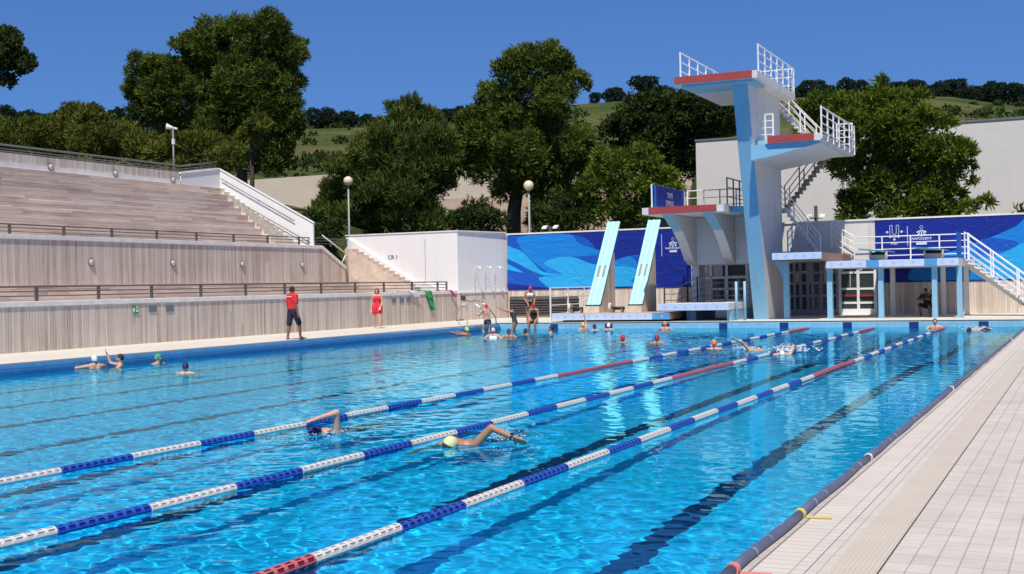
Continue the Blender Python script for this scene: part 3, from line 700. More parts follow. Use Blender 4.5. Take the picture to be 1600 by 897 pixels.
lg.box(PX(1418, 365).x - .012, WY - .052, 3.25, PX(1418, 365).x + .012, WY - .046, 4.1)
c_ = PX(1397.5, 363); y = WY - .049; us = .72
U = [(-.26, .42), (-.26, -.1), (-.18, -.26), (0, -.34), (.18, -.26), (.26, -.1), (.26, .42), (.12, .42), (.12, -.02), (.06, -.14), (-.06, -.14), (-.12, -.02), (-.12, .42), (-.26, .42)]
for a, b_ in zip(U, U[1:]): lg.tube([(c_.x + a[0] * us, y, c_.z + a[1] * us), (c_.x + b_[0] * us, y, c_.z + b_[1] * us)], .014, 4)
for dx, dz in ((-.42, .02), (-.25, -.28), (0, -.44), (.25, -.28), (.42, .02)):
    q = Vector((c_.x + dx * us, y, c_.z + dz * us)); lg.quad([q + Vector((0, 0, .06)), q + Vector((-.065, 0, 0)), q + Vector((0, 0, -.06)), q + Vector((.065, 0, 0))])
lg.build('emblem', VW, br)
c_ = PX(1440, 373); text('NAPOLI2019', .15, (c_.x, WY - .05, c_.z - .04), (1, 0, 0), (0, 0, 1), VW, br)
c_ = PX(1397.5, 380); text('FISU', .16, (c_.x, WY - .05, c_.z - .06), (1, 0, 0), (0, 0, 1), VW, br)

# glazed doors and windows under the platforms
mg, n, b = newmat('window_glass'); b.inputs['Base Color'].default_value = (.04, .055, .06, 1); b.inputs['Roughness'].default_value = .06; b.inputs['Specular IOR Level'].default_value = .8
K['glass'] = mg
K['blind'] = pm('pale_window_blind', (.52, .50, .42), .7, .08, 3)
K['greyframe'] = pm('grey_window_frame', (.28, .28, .29), .5, .1, 3)
def glazing(name, label, x0, x1, z0, z1, cols, rows, fm, blinds, cat='glass door', redbar=False, y=WY - .02):
    t_ = thing(name, label, cat, ((x0 + x1) / 2, y, z0)); mb = MB(); fwid = .06
    cx = [x0 + (x1 - x0) * c for c in cols]; rz = [z0 + (z1 - z0) * r_ for r_ in rows]
    for x in cx: mb.box(x - fwid, y - .07, z0, x + fwid, y, z1)
    for a, b_ in zip(cx, cx[1:]):
        for i, z in enumerate(rz):
            hh = .13 if i == 0 else .045; mb.box(a + fwid + .001, y - .062, z if i == 0 else z - hh, b_ - fwid - .001, y - .004, z + hh * (2 if i == 0 else 1) if i < len(rz) - 1 else z)
    mb.build('frame', fm, t_)
    for i, (a, b_) in enumerate(zip(cx, cx[1:])):
        for j, (c, d) in enumerate(zip(rz, rz[1:])):
            mb = MB(); mb.box(a + fwid, y - .03, c + .05, b_ - fwid, y - .022, d - .04); pn = mb.build('pane', K['glass'], t_)
            if (i, j) in blinds:
                f0, f1 = blinds[(i, j)]; mb = MB(); mb.box(a + fwid + (b_ - a - 2 * fwid) * f0, y - .036, c + .07, a + fwid + (b_ - a - 2 * fwid) * f1, y - .031, d - .05); mb.build('blind', K['blind'], t_)
    if redbar:
        for a, b_ in zip(cx, cx[1:]):
            mb = MB(); zb = rz[1] + .10 if len(rz) > 2 else z0 + 1; mb.box(a + fwid, y - .12, zb + .18, b_ - fwid, y - .075, zb + .26); mb.build('push_bar', K['redbar'], t_)
K['redbar'] = pm('red_push_bar', (.35, .03, .03), .4, .1, 3)
xa, xbq = PX(1313, 450).x, PX(1368, 450).x
glazing('glass_door', 'white-framed double glass door with red push bars behind the right pillars', xa, xbq, DK + .01, 2.66, [0, .52, 1], [0, .22, .48, .78, 1], K['whitep'], {(0, 3): (.0, .15), (1, 3): (.0, .2), (0, 2): (.55, .6)}, redbar=True)
xl = PX(1214, 450).x
glazing('glazed_screen', 'shaded grey glazed screen with slim panes between the big column and the white doors', xl, xa - .12, DK + .01, 2.66, [0, .3, .40, .52, .60, .74, 1], [0, .36, .60, .8, 1], K['greyframe'], {(3, 3): (.1, .9), (5, 3): (.1, .75), (3, 2): (.1, .9), (5, 2): (.1, .75), (1, 2): (0, .9)}, cat='glazing')
glazing('entrance_glazing', 'white-framed glass entrance under the middle diving platform', XG0 + .02, PX(1168, 450).x, DK + .01, 2.66, [0, .16, .32, .62, 1], [0, .3, .52, .74, 1], K['whitep'], {(2, 3): (.05, .8), (1, 3): (.1, .9), (1, 1): (.2, .9), (1, 2): (.2, .9)}, cat='glazing')
mb = MB(); mb.box(PX(1168, 450).x + .001, WY + .03, DK, xl - .06, WY + .35, 2.718); mb.build('pier', K['palegrey'], fw_)

# ------------------------------------------------------------------ diving tower
XR = -9.42; XLt = -12.72
dt = thing('diving_tower', 'tall white and light blue diving tower with three red-edged platforms', 'diving tower', (-10.3, 50.5, DK))
tbk = MB()                      # leaning blade column: leans out over the water
xf0, xf1 = -10.56, -9.95
side = [(50.5, DK), (52.35, DK), (52.35, 9.7), (47.75, 9.7)]
tbk.prism([(xf0, y, z) for y, z in side], (xf1 - xf0, 0, 0), 0)
# front (weather) faces blue, cheeks pale
mf = [1 if f == 5 else 0 for f in range(len(tbk.f))]
col_o = tbk.build('column', [K['palegrey'], K['blue']], dt)
for p_ in col_o.data.polygons:
    p_.material_index = 1 if p_.normal.y < -.5 else 0
def slab(x0, x1, y0, y1, z, th, name='platform', redx=None, under=None):
    mb = MB(); mb.box(x0, y0 + .05, z - th, x1, y1, z, 0); o = mb.build(name, [K['palegrey']], dt, bevel=.01)
    mb = MB(); rx0, rx1 = redx or (x0, x1); mb.box(rx0, y0, z - .27, rx1, y0 + .048, z + .012); tag(mb.build('edge_board', K['red'], o), 'red edge board on the front of the platform')
    return o
p10 = slab(XLt, XR, 47.15, 54.0, 10.0, .29, redx=(XLt - .02, -9.62))
mb = MB(); mb.box(XLt + .25, 47.3, 9.60, XR - .2, 49.2, 9.709); mb.build('beam', K['blue'], p10)
p75 = slab(-9.35, -7.2, 47.95, 55.3, 7.5, .28, redx=(-9.25, -7.45))
mb = MB(); mb.prism([(-9.945, 48.08, 7.215), (-9.945, 48.08, 6.62), (-8.9, 48.08, 6.78), (-7.25, 48.08, 7.12), (-7.25, 48.08, 7.215)], (0, 5.2, 0)); bq = mb.build('bracket', [K['palegrey'], K['blue']], p75)
for p_ in bq.data.polygons: p_.material_index = 1 if p_.center.y < 48.2 else 0
mb = MB(); mb.box(-9.944, 48.9, 7.22, -9.36, 53.3, 7.46); mb.build('landing', K['blue'], dt)
mb = MB(); mb.box(-10.54, 52.36, DK, -9.97, 53.4, 9.7); mb.build('rear_wall', K['palegrey'], dt)
p5 = slab(-14.85, -11.35, 49.0, 54.2, 5.0, .29, redx=(-14.55, -11.65))
mb = MB(); mb.box(-11.34, 50.2, 4.72, -10.57, 53.9, 4.97); mb.build('landing', K['blue'], dt)
for x in (-14.1, -12.35):
    side = [(49.4, 4.70), (50.0, 4.46), (50.9, 4.05), (51.7, 3.5), (52.4, 2.85), (53.0, 2.62), (54.3, 2.62), (54.3, 4.70)]
    mb = MB(); mb.prism([(x, y, z) for y, z in side], (.42, 0, 0)); o = mb.build('rib', [K['palegrey'], K['blue']], p5)
    for p_ in o.data.polygons: p_.material_index = 1 if (p_.normal.z < -.1 and p_.center.y < 51) else 0
mb = MB(); mb.box(-14.1 + .43, 52.9, 2.62, -12.36, 54.3, 4.69); mb.box(-12.35 + .43, 52.9, 2.62, -10.57, 54.3, 4.69)
mb.build('support_wall', K['palegrey'], p5)
for a_, b_ in ((-14.0, -13.68), (-11.2, -10.58)):
    mb = MB(); mb.box(a_, 53.2, DK, b_, 54.2, 2.61); mb.build('leg', K['palegrey'], p5)

def rail_run(parent, name, path, h, nposts, bars, mat, r=.026, ends=True, pr=None):
    """guard rail along path with posts and several bars: one part"""
    P_ = [Vector(p) for p in path]; mb = MB(); pr = pr or r
    L = [0]
    for a, b_ in zip(P_, P_[1:]): L.append(L[-1] + (b_ - a).length)
    def atl(d_):
        for i in range(len(P_) - 1):
            if d_ <= L[i + 1] + 1e-6: return P_[i].lerp(P_[i + 1], (d_ - L[i]) / max(1e-6, L[i + 1] - L[i]))
        return P_[-1]
    for i in range(nposts):
        p = atl(L[-1] * i / (nposts - 1)); mb.box(p.x - pr, p.y - pr, p.z, p.x + pr, p.y + pr, p.z + h)
    for k in range(bars):
        z = h * (k + 1) / bars; rr_ = r if k == bars - 1 else r * .72
        mb.tube([p + Vector((0, 0, z - rr_)) for p in P_], rr_, 6)
    return mb.build(name, mat, parent)
W = K['whitep']
rail_run(p10, 'guard_rail', [(XLt + .04, 47.85, 10.0), (XLt + .04, 53.9, 10.0)], 1.12, 6, 3, W, .028)
rail_run(p10, 'guard_rail', [(XR - .04, 47.6, 9.80), (XR - .04, 53.95, 9.80)], 1.3, 7, 4, W, .028)
rail_run(p10, 'guard_rail', [(-10.9, 53.95, 10.0), (XR - .1, 53.95, 10.0)], 1.1, 3, 3, W, .028)
rail_run(p75, 'guard_rail', [(-7.16, 48.0, 7.28), (-7.16, 55.3, 7.28)], 1.26, 7, 4, W, .03)
rail_run(p75, 'guard_rail', [(-7.9, 55.28, 7.5), (-7.24, 55.28, 7.5)], 1.2, 2, 4, W, .03)
rail_run(p75, 'guard_rail', [(-9.93, 49.2, 7.47), (-9.3, 49.2, 7.47)], 1.08, 3, 4, W, .028)
rail_run(p5, 'guard_rail', [(-14.5, 49.35, 5.0), (-14.5, 53.9, 5.0)], 1.0, 4, 3, W, .028)
rail_run(p5, 'guard_rail', [(-14.4, 54.1, 5.0), (-11.4, 54.1, 5.0)], 1.02, 5, 3, W, .028)
rail_run(p5, 'guard_rail', [(-11.4, 49.8, 4.98), (-11.4, 53.8, 4.98)], 1.18, 5, 3, K['rail_grey'], .026)
# cloth banner tied on the 5 m rail
mb = MB(); mb.box(-14.46, 49.35, 5.04, -14.43, 53.7, 5.98, 0); mb.box(-14.428, 49.45, 5.06, -14.424, 49.7, 5.96, 1); mb.box(-14.428, 53.45, 5.06, -14.424, 53.68, 5.9, 1)
vb2 = thing('rail_banner', 'small navy banner tied to the rail of the middle red-edged platform', 'banner', (-14.45, 51.5, 5.0))
mb.build('cloth', [VB[0], VB[2]], vb2)
vg = pm('rail_banner_print', (.35, .34, .55), .5, .05, 5)
text('TUFFI', .34, (-14.42, 51.55, 5.52), (0, 1, 0), (0, 0, 1), vg, vb2); text('DIVING', .34, (-14.42, 51.55, 5.18), (0, 1, 0), (0, 0, 1), vg, vb2)

# stairs of the tower: zig-zag flights behind the column
def flight(parent, x0, z0, x1, z1, y0, y1, nst, mat, rm, nm='stair', railh=1.0, sides=(0, 1), bars=3, open_=True):
    mb = MB()
    for i in range(nst):
        t = (i + .5) / nst; x = x0 + (x1 - x0) * t; z = z0 + (z1 - z0) * (i + 1) / nst
        hw = abs(x1 - x0) / nst * .62
        mb.box(x - hw, y0, z - .05, x + hw, y1, z); mb.box(x - hw * (1 if x1 > x0 else -1) - .012, y0, z - abs(z1 - z0) / nst, x - hw * (1 if x1 > x0 else -1) + .012, y1, z - .051)
    o = mb.build(nm, mat, parent)
    for s_ in sides:
        y = y0 - .03 if s_ == 0 else y1 + .03
        rail_run(o, 'handrail', [(x0, y, z0 + .02), (x1, y, z1 + .02)], railh, 4, bars, rm, .024)
    return o
flight(dt, -8.55, 7.5, -10.6, 9.75, 54.1, 55.0, 13, K['palegrey'], W, bars=3)
flight(dt, -9.95, 5.0, -8.0, 7.3, 54.0, 54.9, 13, K['rail_grey'], K['rail_grey'], bars=3)
flight(dt, -8.35, 2.75, -10.0, 5.0, 53.45, 53.93, 13, K['palegrey'], W, bars=4, sides=(0,))
mb = MB(); mb.box(-10.56, 53.41, 4.85, -9.9, 55.0, 5.0); mb.build('landing', K['palegrey'], dt)

# ------------------------------------------------------------------ three metre stand on pillars
XA, XB, XC = -9.45, -7.50, -2.50
ds = thing('diving_stand', 'low diving platform on slim light blue pillars with pale blue edge and stair', 'diving platform', (-6, 51, DK))
def marks(mb, x0, x1, y, z, step=.36, s=.075):
    i = 0; x = x0 + .2
    while x < x1 - .12:
        if i % 2:
            for an in (-50, 0, 50):
                d = Vector((math.sin(R(an)), 0, -math.cos(R(an)))); q = Vector((d.z, 0, -d.x)); c = Vector((x, y, z + s * .6))
                mb.quad([c - q * .006, c + q * .006, c + d * s * 1.5 + q * .02, c + d * s * 1.5 - q * .02])
            mb.ball((x, y, z + s * .9), .018, 0, 6, 4)
        else:
            for a in range(8):
                a0, a1 = a * math.pi / 4, (a + 1) * math.pi / 4
                mb.tube([(x + s * .7 * math.cos(a0), y, z + s * math.sin(a0)), (x + s * .7 * math.cos(a1), y, z + s * math.sin(a1))], .007, 4)
        x += step; i += 1
mb = MB(); mb.box(XA, 49.25, 2.62, XB, 55.9, 2.95); sl1 = mb.build('slab', K['wood'], ds)
mb = MB(); mb.box(XA - .005, 49.2, 2.68, XB + .004, 49.249, 2.955); f1 = mb.build('edge_board', K['fascia'], sl1)
mb = MB(); marks(mb, XA, XB, 49.195, 2.80); mb.build('printed_mark', K['mark'], f1)
mb = MB(); mb.prism([(XB + .006, 50.35, 2.28), (XC, 50.35, 2.28), (XC, 55.9, 2.28), (-6.3, 55.9, 2.28), (-6.3, 53.9, 2.28), (XB + .006, 53.9, 2.28)], (0, 0, .295)); sl2 = mb.build('slab', K['palegrey'], ds)
fx = [pix(q, 408, Y=50.3).x for q in (1353, 1373, 1444, 1464)]
mb = MB(); mb.box(XB - .05, 50.3, 2.31, fx[0], 50.349, 2.585, 0); mb.box(fx[0], 50.3, 2.31, fx[1], 50.349, 2.585, 1); mb.box(fx[1], 50.3, 2.31, fx[2], 50.349, 2.585, 0); mb.box(fx[2], 50.3, 2.31, fx[3], 50.349, 2.585, 1); mb.box(fx[3], 50.3, 2.31, XC, 50.349, 2.585, 0)
f2 = mb.build('edge_board', [K['fascia'], K['fasciadk']], sl2)
mb = MB(); marks(mb, XB, fx[0], 50.295, 2.445); marks(mb, fx[1], fx[2], 50.295, 2.445); marks(mb, fx[3], XC, 50.295, 2.445); mb.build('printed_mark', K['mark'], f2)
for q0, q1 in ((1293, 1301), (1373, 1381), (1457, 1465), (1496, 1504)):
    a, b_ = pix(q0, 497, Y=50.6).x, pix(q1, 497, Y=50.6).x
    mb = MB(); mb.box(a, 50.6, DK + .05, b_, 50.85, 2.279); mb.box(a - .05, 50.55, DK, b_ + .05, 50.9, DK + .049); mb.build('pillar', K['blue'], ds)
for q0, q1 in ((1392, 1399), (1471, 1478), (1507, 1514.5)):
    a, b_ = pix(q0, 493, Y=53.5).x, pix(q1, 493, Y=53.5).x
    mb = MB(); mb.box(a, 53.5, DK + .05, b_, 53.72, 2.279); mb.box(a - .06, 53.44, DK, b_ + .06, 53.78, DK + .1 - .051 + .0); mb.build('pillar', K['palegrey'], ds)
mb = MB(); mb.box(-9.34, 50.6, DK, -9.12, 50.85, 2.62); mb.prism([(-9.345, 50.62, 2.615), (-9.345, 50.62, 1.95), (-9.60, 50.62, 2.5), (-9.75, 50.62, 2.615)], (0, .2, 0)); mb.build('pillar', K['blue'], ds)
# rails on the stand
rail_run(ds, 'guard_rail', [(-7.3, 55.6, 2.58), (-6.6, 55.6, 2.58), (XC - .05, 55.6, 2.58)], 1.12, 5, 4, W, .026)
rail_run(ds, 'guard_rail', [(-8.3, 55.7, 3.3), (-7.9, 55.65, 2.97), (-7.3, 55.6, 2.6)], 1.15, 3, 4, W, .024)
mb = MB(); mb.box(XC - .08, 50.5, 2.62, XC - .04, 52.05, 3.62, 0); tag(mb.build('cloth_screen', [VB[1]], ds), 'folded blue cloth on the end rail')
mb = MB(); mb.tube([(-9.46, 53.0, 2.96), (-9.46, 53.0, 4.2)], .03, 6); mb.build('post', K['blue'], ds)
# stair down to the right
ws = thing('white_stair', 'white stair with railings descending from the diving stand beside the blue banner', 'stairs', (-1, 53, DK))
flight(ws, .45, DK, -2.42, 2.55, 52.2, 53.5, 13, K['white'], W, nm='step', railh=1.08, sides=(0, 1), bars=4)
mb = MB(); mb.prism([(.5, 53.6, DK + .0), (.1, 53.6, DK), (-2.46, 53.6, 2.2), (-2.46, 53.6, 2.5)], (0, .12, 0)); mb.build('stringer', K['white'], ws)

# springboards seen end-on up on the stand
def top_board(x0, x1, yf, label):
    t_ = thing('springboard', label, 'springboard', ((x0 + x1) / 2, yf, 2.58), 'springboards on the diving stand')
    mb = MB(); xm = (x0 + x1) / 2
    mb.prism([(x0 - .35, yf - .25, 3.02), (x1, yf + .1, 2.92), (x1, yf + 2.9, 2.92), (x0 - .35, yf + 2.6, 3.02)], (0, 0, .05)); mb.build('board', K['teal'], t_)
    mb = MB(); mb.box(x0 + .05, yf + .3, 2.58, x1 - .05, yf + 1.0, 2.80); mb.build('base', K['greyframe'], t_)
    mb = MB(); mb.tube([(x0, yf + .5, 2.83), (x1, yf + .5, 2.83)], .085, 10); mb.build('roller', K['black'], t_, smooth=True)
    for x in (x0 - .02, x1 - .06):
        mb = MB(); mb.tube([(x, yf + .5, 2.8), (x + .08, yf + .5, 2.8)], .16, 12); mb.build('wheel', K['cream'], t_, smooth=False)
top_board(-5.95, -5.3, 50.7, 'teal springboard end nearer the big column on top of the diving stand')
top_board(-3.85, -3.15, 50.7, 'teal springboard end nearer the white stair on top of the diving stand')

# ------------------------------------------------------------------ one metre platform and springboard stand
lp = thing('low_platform', 'thin pale blue slab platform just above the far deck under the tower', 'diving platform', (-12.5, 49, DK))
mb = MB(); mb.box(-14.05, 48.65, .72, -11.12, 53.0, .985); s0 = mb.build('slab', K['palegrey'], lp)
mb = MB(); mb.box(-14.06, 48.6, .71, -11.11, 48.649, .99); f0 = mb.build('edge_board', K['fascia'], s0); mb = MB(); marks(mb, -14.0, -11.15, 48.595, .85, .44, .06); mb.build('printed_mark', K['mark'], f0)
for a_, y_, b_ in ((-13.3, 50, -12.9), (-11.3, 49.0, -11.13)):
    mb = MB(); mb.box(a_, y_, DK, b_, 53, .719); mb.build('leg', K['blue'], lp)
rail_run(lp, 'guard_rail', [(-13.4, 52.0, .99), (-10.95, 52.0, .99)], 1.12, 5, 4, K['rail_grey'], .024)
rail_run(lp, 'guard_rail', [(-14.9, 52.0, .55), (-14.3, 52.0, .55), (-13.4, 52.0, .99)], 1.1, 3, 4, K['rail_grey'], .024)
for x in (-11.05, -10.7):
    mb = MB(); mb.tube([(x, 49.6, DK), (x, 49.6, 1.85)], .055, 8); mb.build('post', K['blue'], lp, smooth=True)
sb = thing('springboard_stand', 'long pale blue edged base carrying the two tilted springboards', 'platform', (-16, 49, DK))
mb = MB(); mb.box(-18.85, 48.65, .355, -13.6, 52.6, .615); s0 = mb.build('slab', K['tan'], sb)
xd = -14.35
mb = MB(); mb.box(-18.86, 48.6, .35, xd, 48.649, .62, 0); mb.box(xd, 48.6, .35, -13.59, 48.649, .62, 1); f0 = mb.build('edge_board', [K['fascia'], K['fasciadk']], s0); mb = MB(); marks(mb, -18.8, -13.7, 48.595, .485, .36, .06); mb.build('printed_mark', K['mark'], f0)
mb = MB(); mb.box(-18.5, 49.0, DK, -13.8, 52.3, .354); mb.build('base_strip', K['black'], sb)
for (x0, x1, l_) in ((-17.98, -17.36, 'turquoise springboard tilted upright, nearer the white block'), (-16.02, -15.42, 'turquoise springboard tilted upright, nearer the diving tower')):
    t_ = thing('tilted_springboard', l_, 'springboard', ((x0 + x1) / 2, 50.6, .62), 'tilted turquoise springboards')
    a, b_ = Vector((x0, 50.45, .93)), Vector((x0, 53.25, 4.72)); d_ = (b_ - a).normalized(); nr = Vector((0, -d_.z, d_.y)); wv = Vector((x1 - x0, 0, 0))
    mb = MB(); mb.prism([a, b_, b_ - nr * .07, a - nr * .07], wv); bo = mb.build('board', K['board_t'], t_, bevel=.012)
    mb = MB()
    for f in (.10, .44, .50, .84):
        q = a + wv * f + nr * .003; mb.prism([q, q + (b_ - a), q + (b_ - a) + wv * .05, q + wv * .05], nr * .012)
    mb.build('stripe', K['board_line'], bo)
    mb = MB()
    for f in (.2, .62):
        q = a + (b_ - a) * .33 + wv * f + nr * .004; L_ = (b_ - a) * .14; mb.prism([q, q + L_, q + L_ + wv * .17, q + wv * .17], nr * .008)
    mb.build('slot', K['greyframe'], bo)
    mb = MB(); mb.box(x0 - .06, 50.2, .616, x1 + .06, 50.75, .90); mb.build('foot_block', K['cream'], t_)
    mb = MB(); mb.prism([(x0 + .03, 50.78, .616), (x0 + .03, 52.5, .616), (x0 + .03, 52.5, 3.3), (x0 + .03, 52.35, 3.3), (x0 + .03, 50.78, 1.15)], (x1 - x0 - .06, 0, 0)); mb.build('pedestal', K['board_v'], t_)
    mb = MB(); mb.tube([(x0 - .03, 50.42, .93), (x1 + .03, 50.42, .93)], .035, 8); mb.build('hinge', K['black'], t_)
for x, l_ in ((-18.9, 'black springboard roller with cream wheel left of the first tilted board'), (-16.95, 'black springboard roller with cream wheel between the tilted boards')):
    x += 1.0 if x < -18 else .0
    x = -18.75 if x == -17.9 else -16.85
    t_ = thing('roller', l_, 'roller', (x + .4, 50.3, .62), 'springboard rollers on the stand')
    mb = MB(); mb.tube([(x + .1, 50.3, .80), (x + .68, 50.3, .80)], .075, 10); mb.build('barrel', K['black'], t_, smooth=True)
    mb = MB(); mb.tube([(x, 50.3, .84), (x + .1, 50.3, .84)], .2, 16); mb.build('wheel', K['cream'], t_)
    mb = MB(); mb.box(x + .12, 50.22, .617, x + .2, 50.38, .80); mb.box(x + .55, 50.22, .617, x + .63, 50.38, .80); mb.build('bracket', K['rail_grey'], t_)
gr = thing('white_gate_rail', 'white guard rail with diagonal braces at the left end of the springboard stand', 'railing', (-18.9, 49, DK))
rail_run(gr, 'rail', [(-18.95, 48.7, DK), (-18.95, 54.6, DK)], 1.5, 4, 4, W, .03)
mb = MB()
for k in range(3): mb.tube([(-18.95, 52.0, .7 + k * .35), (-18.95, 54.5, 1.15 + k * .35)], .022, 6)
mb.build('brace', W, gr)
for k, x in enumerate((-18.9, -16.9, -15.1)):
    t_ = thing('dark_post', ['thin dark post left of the first tilted board', 'thin dark post between the tilted boards', 'thin dark post right of the second tilted board'][k], 'post', (x + .45, 54.6, DK), 'thin dark posts behind the tilted boards')
    mb = MB(); mb.box(x + .42, 54.55, DK + .04, x + .5, 54.63, 1.85); mb.build('pole', K['black'], t_)
    mb = MB(); mb.box(x + .36, 54.49, DK + .005, x + .56, 54.69, DK + .039); mb.build('base', K['black'], t_)

# pool ladder in the corner
lx, ly = pix(788, 498, Z=DK).x, 47.3
pl = thing('pool_ladder', 'steel pool ladder with curved handrails and green treads at the far left corner', 'ladder', (-21.1, 46.8, DK))
for k, y in enumerate((46.2, 46.95)):
    mb = MB(); mb.tube([(-22.1, y, DK + .01), (-22.1, y, .95), (-21.95, y, 1.18), (-21.7, y, 1.27), (-21.4, y, 1.2), (-21.1, y, .98), (-20.75, y, .55), (-20.7, y, .2), (-20.7, y, -.9)], .028, 8); mb.build('handrail', K['steel'], pl, smooth=True)
for z in (.12, -.15, -.42, -.69):
    mb = MB(); mb.box(-20.85, 46.23, z, -20.6, 46.92, z + .04); mb.build('tread', K['c_green'], pl)
# ------------------------------------------------------------------ buildings and walls beyond
K['beige'] = pm('beige_render', (.60, .52, .42), .85, .06, .5)
K['brownbank'] = pm('brown_bank_concrete', (.30, .23, .18), .9, .15, .6)
K['palebld'] = tiles('pale_cladding_panel', 1.25, 1.25, (.70, .66, .62), (.685, .645, .61), (.62, .585, .55), .7, .012, 0, .05, .05, 'XZ')
YLB = 85.0
a = pix(1087, 222, Y=YLB); b_ = pix(1600, 183, Y=YLB)
pb = thing('pale_building', 'large plain pale building with flat roof line behind the diving tower and right pine', 'building', (a.x + 10, YLB, 3))
mb = MB(); mb.box(a.x, YLB, 2, 30, YLB + 14, 11.85); mb.build('wall', K['palebld'], pb)
mb = MB(); mb.box(a.x - .06, YLB - .06, 11.851, 30.06, YLB + 14, 11.99); mb.build('roof_edge', K['rail_grey'], pb)
rw = thing('retaining_wall', 'long beige retaining wall below the grassy hill behind the trees', 'wall', (-60, 100, 10))
mb = MB(); mb.box(-95, 100, 10.0, -28, 100.5, 12.95); mb.build('upper_wall', K['beige'], rw)
mb = MB(); mb.prism([(-95, 99.9, 9.999), (-95, 97.5, 6.5), (-95, 100.4, 6.5), (-95, 100.4, 9.999)], (67, 0, 0)); mb.build('bank', K['brownbank'], rw)

def gz(x, y): return float(ground_z(np.array([x]), np.array([y]))[0])

# ------------------------------------------------------------------ trees
def crown_mesh(name, blobs, dens, L, Wd, seed, upb=.35, mat=None, inner=.35):
    """leaf tufts spread through a set of clumps (centre, radius)"""
    rg = np.random.default_rng(seed); C = np.array([b[0] for b in blobs], float); Rr = np.array([b[1] for b in blobs], float)
    pts = []; out = []; tone = []
    for i in range(len(C)):
        na = int(dens * 4 * math.pi * Rr[i] ** 2); nin = int(na * inner)
        d = rg.normal(size=(na + nin, 3)); d /= np.linalg.norm(d, axis=1)[:, None]
        lump = 1 + .16 * np.sin(d[:, 0] * 5 + i) * np.sin(d[:, 1] * 6 + 2 * i) + .12 * np.sin(d[:, 2] * 8 + i * 3)
        rr = np.concatenate([rg.uniform(.80, 1.06, na), rg.uniform(.35, .8, nin)]) * lump
        p = C[i] + d * (Rr[i] * rr)[:, None] * np.array([1, 1, .80])
        keep = np.ones(len(p), bool)
        for j in range(len(C)):
            if j != i and Rr[j] > .3 * Rr[i]:
                keep &= ~((np.linalg.norm(p - C[j], axis=1) < .68 * Rr[j]))
        keep &= ~((d[:, 2] < -.3) & (rg.uniform(size=len(d)) < .7))
        p = p[keep]; d = d[keep]
        pts.append(p); out.append(d); tone.append(np.clip(rg.normal(.5, .16) + rg.normal(0, .16, len(p)), 0, 1))
    p = np.concatenate(pts); d = np.concatenate(out); tone = np.concatenate(tone); n_ = len(p)
    k = 3; P_ = np.repeat(p, k, 0); D_ = np.repeat(d, k, 0); T_ = np.repeat(tone, k)
    dir_ = D_ * .65 + np.array([0, 0, upb]) + rg.normal(size=P_.shape) * .55; dir_ /= np.linalg.norm(dir_, axis=1)[:, None]
    sd = np.cross(dir_, rg.normal(size=P_.shape)); sd /= np.linalg.norm(sd, axis=1)[:, None]
    ll = L * rg.uniform(.6, 1.35, len(P_))[:, None]
    v0 = P_ - sd * Wd * .35; v1 = P_ + sd * Wd * .35; v2 = P_ + dir_ * ll * .6 + sd * Wd * .5; v3 = P_ + dir_ * ll; v4 = P_ + dir_ * ll * .55 - sd * Wd * .5
    V = np.stack([v0, v1, v2, v3, v4], 1).reshape(-1, 3).astype(np.float32); m_ = len(P_)
    me = bpy.data.meshes.new(name); me.vertices.add(len(V)); me.vertices.foreach_set('co', V.ravel())
    me.loops.add(m_ * 5); me.loops.foreach_set('vertex_index', np.arange(m_ * 5, dtype=np.int32)); me.polygons.add(m_)
    me.polygons.foreach_set('loop_start', np.arange(0, m_ * 5, 5, dtype=np.int32)); me.update()
    at = me.attributes.new('tone', 'FLOAT', 'FACE'); at.data.foreach_set('value', np.clip(T_ + rg.normal(0, .1, m_), 0, 1).astype(np.float32))
    me.materials.append(mat); return me

K['leaf_pine'] = leafmat('pine_foliage', (.030, .048, .010), (.095, .13, .024), (.20, .235, .045))
K['leaf_dark'] = leafmat('dark_pine_foliage', (.018, .034, .012), (.055, .082, .024), (.11, .14, .036))
K['leaf_olive'] = leafmat('olive_bush_foliage', (.06, .078, .014), (.125, .145, .028), (.21, .215, .05))
K['leaf_cyp'] = leafmat('conifer_foliage', (.036, .056, .014), (.10, .135, .030), (.19, .215, .052))
K['leaf_bright'] = leafmat('bright_bush_foliage', (.05, .08, .010), (.12, .165, .022), (.21, .25, .042))
K['leaf_hill'] = leafmat('hill_tree_foliage', (.018, .034, .022), (.036, .058, .034), (.06, .085, .044), .25)
K['bark'] = pm('pine_bark', (.085, .062, .05), .95, .35, 5, .6, stretch=(1, 1, .3))

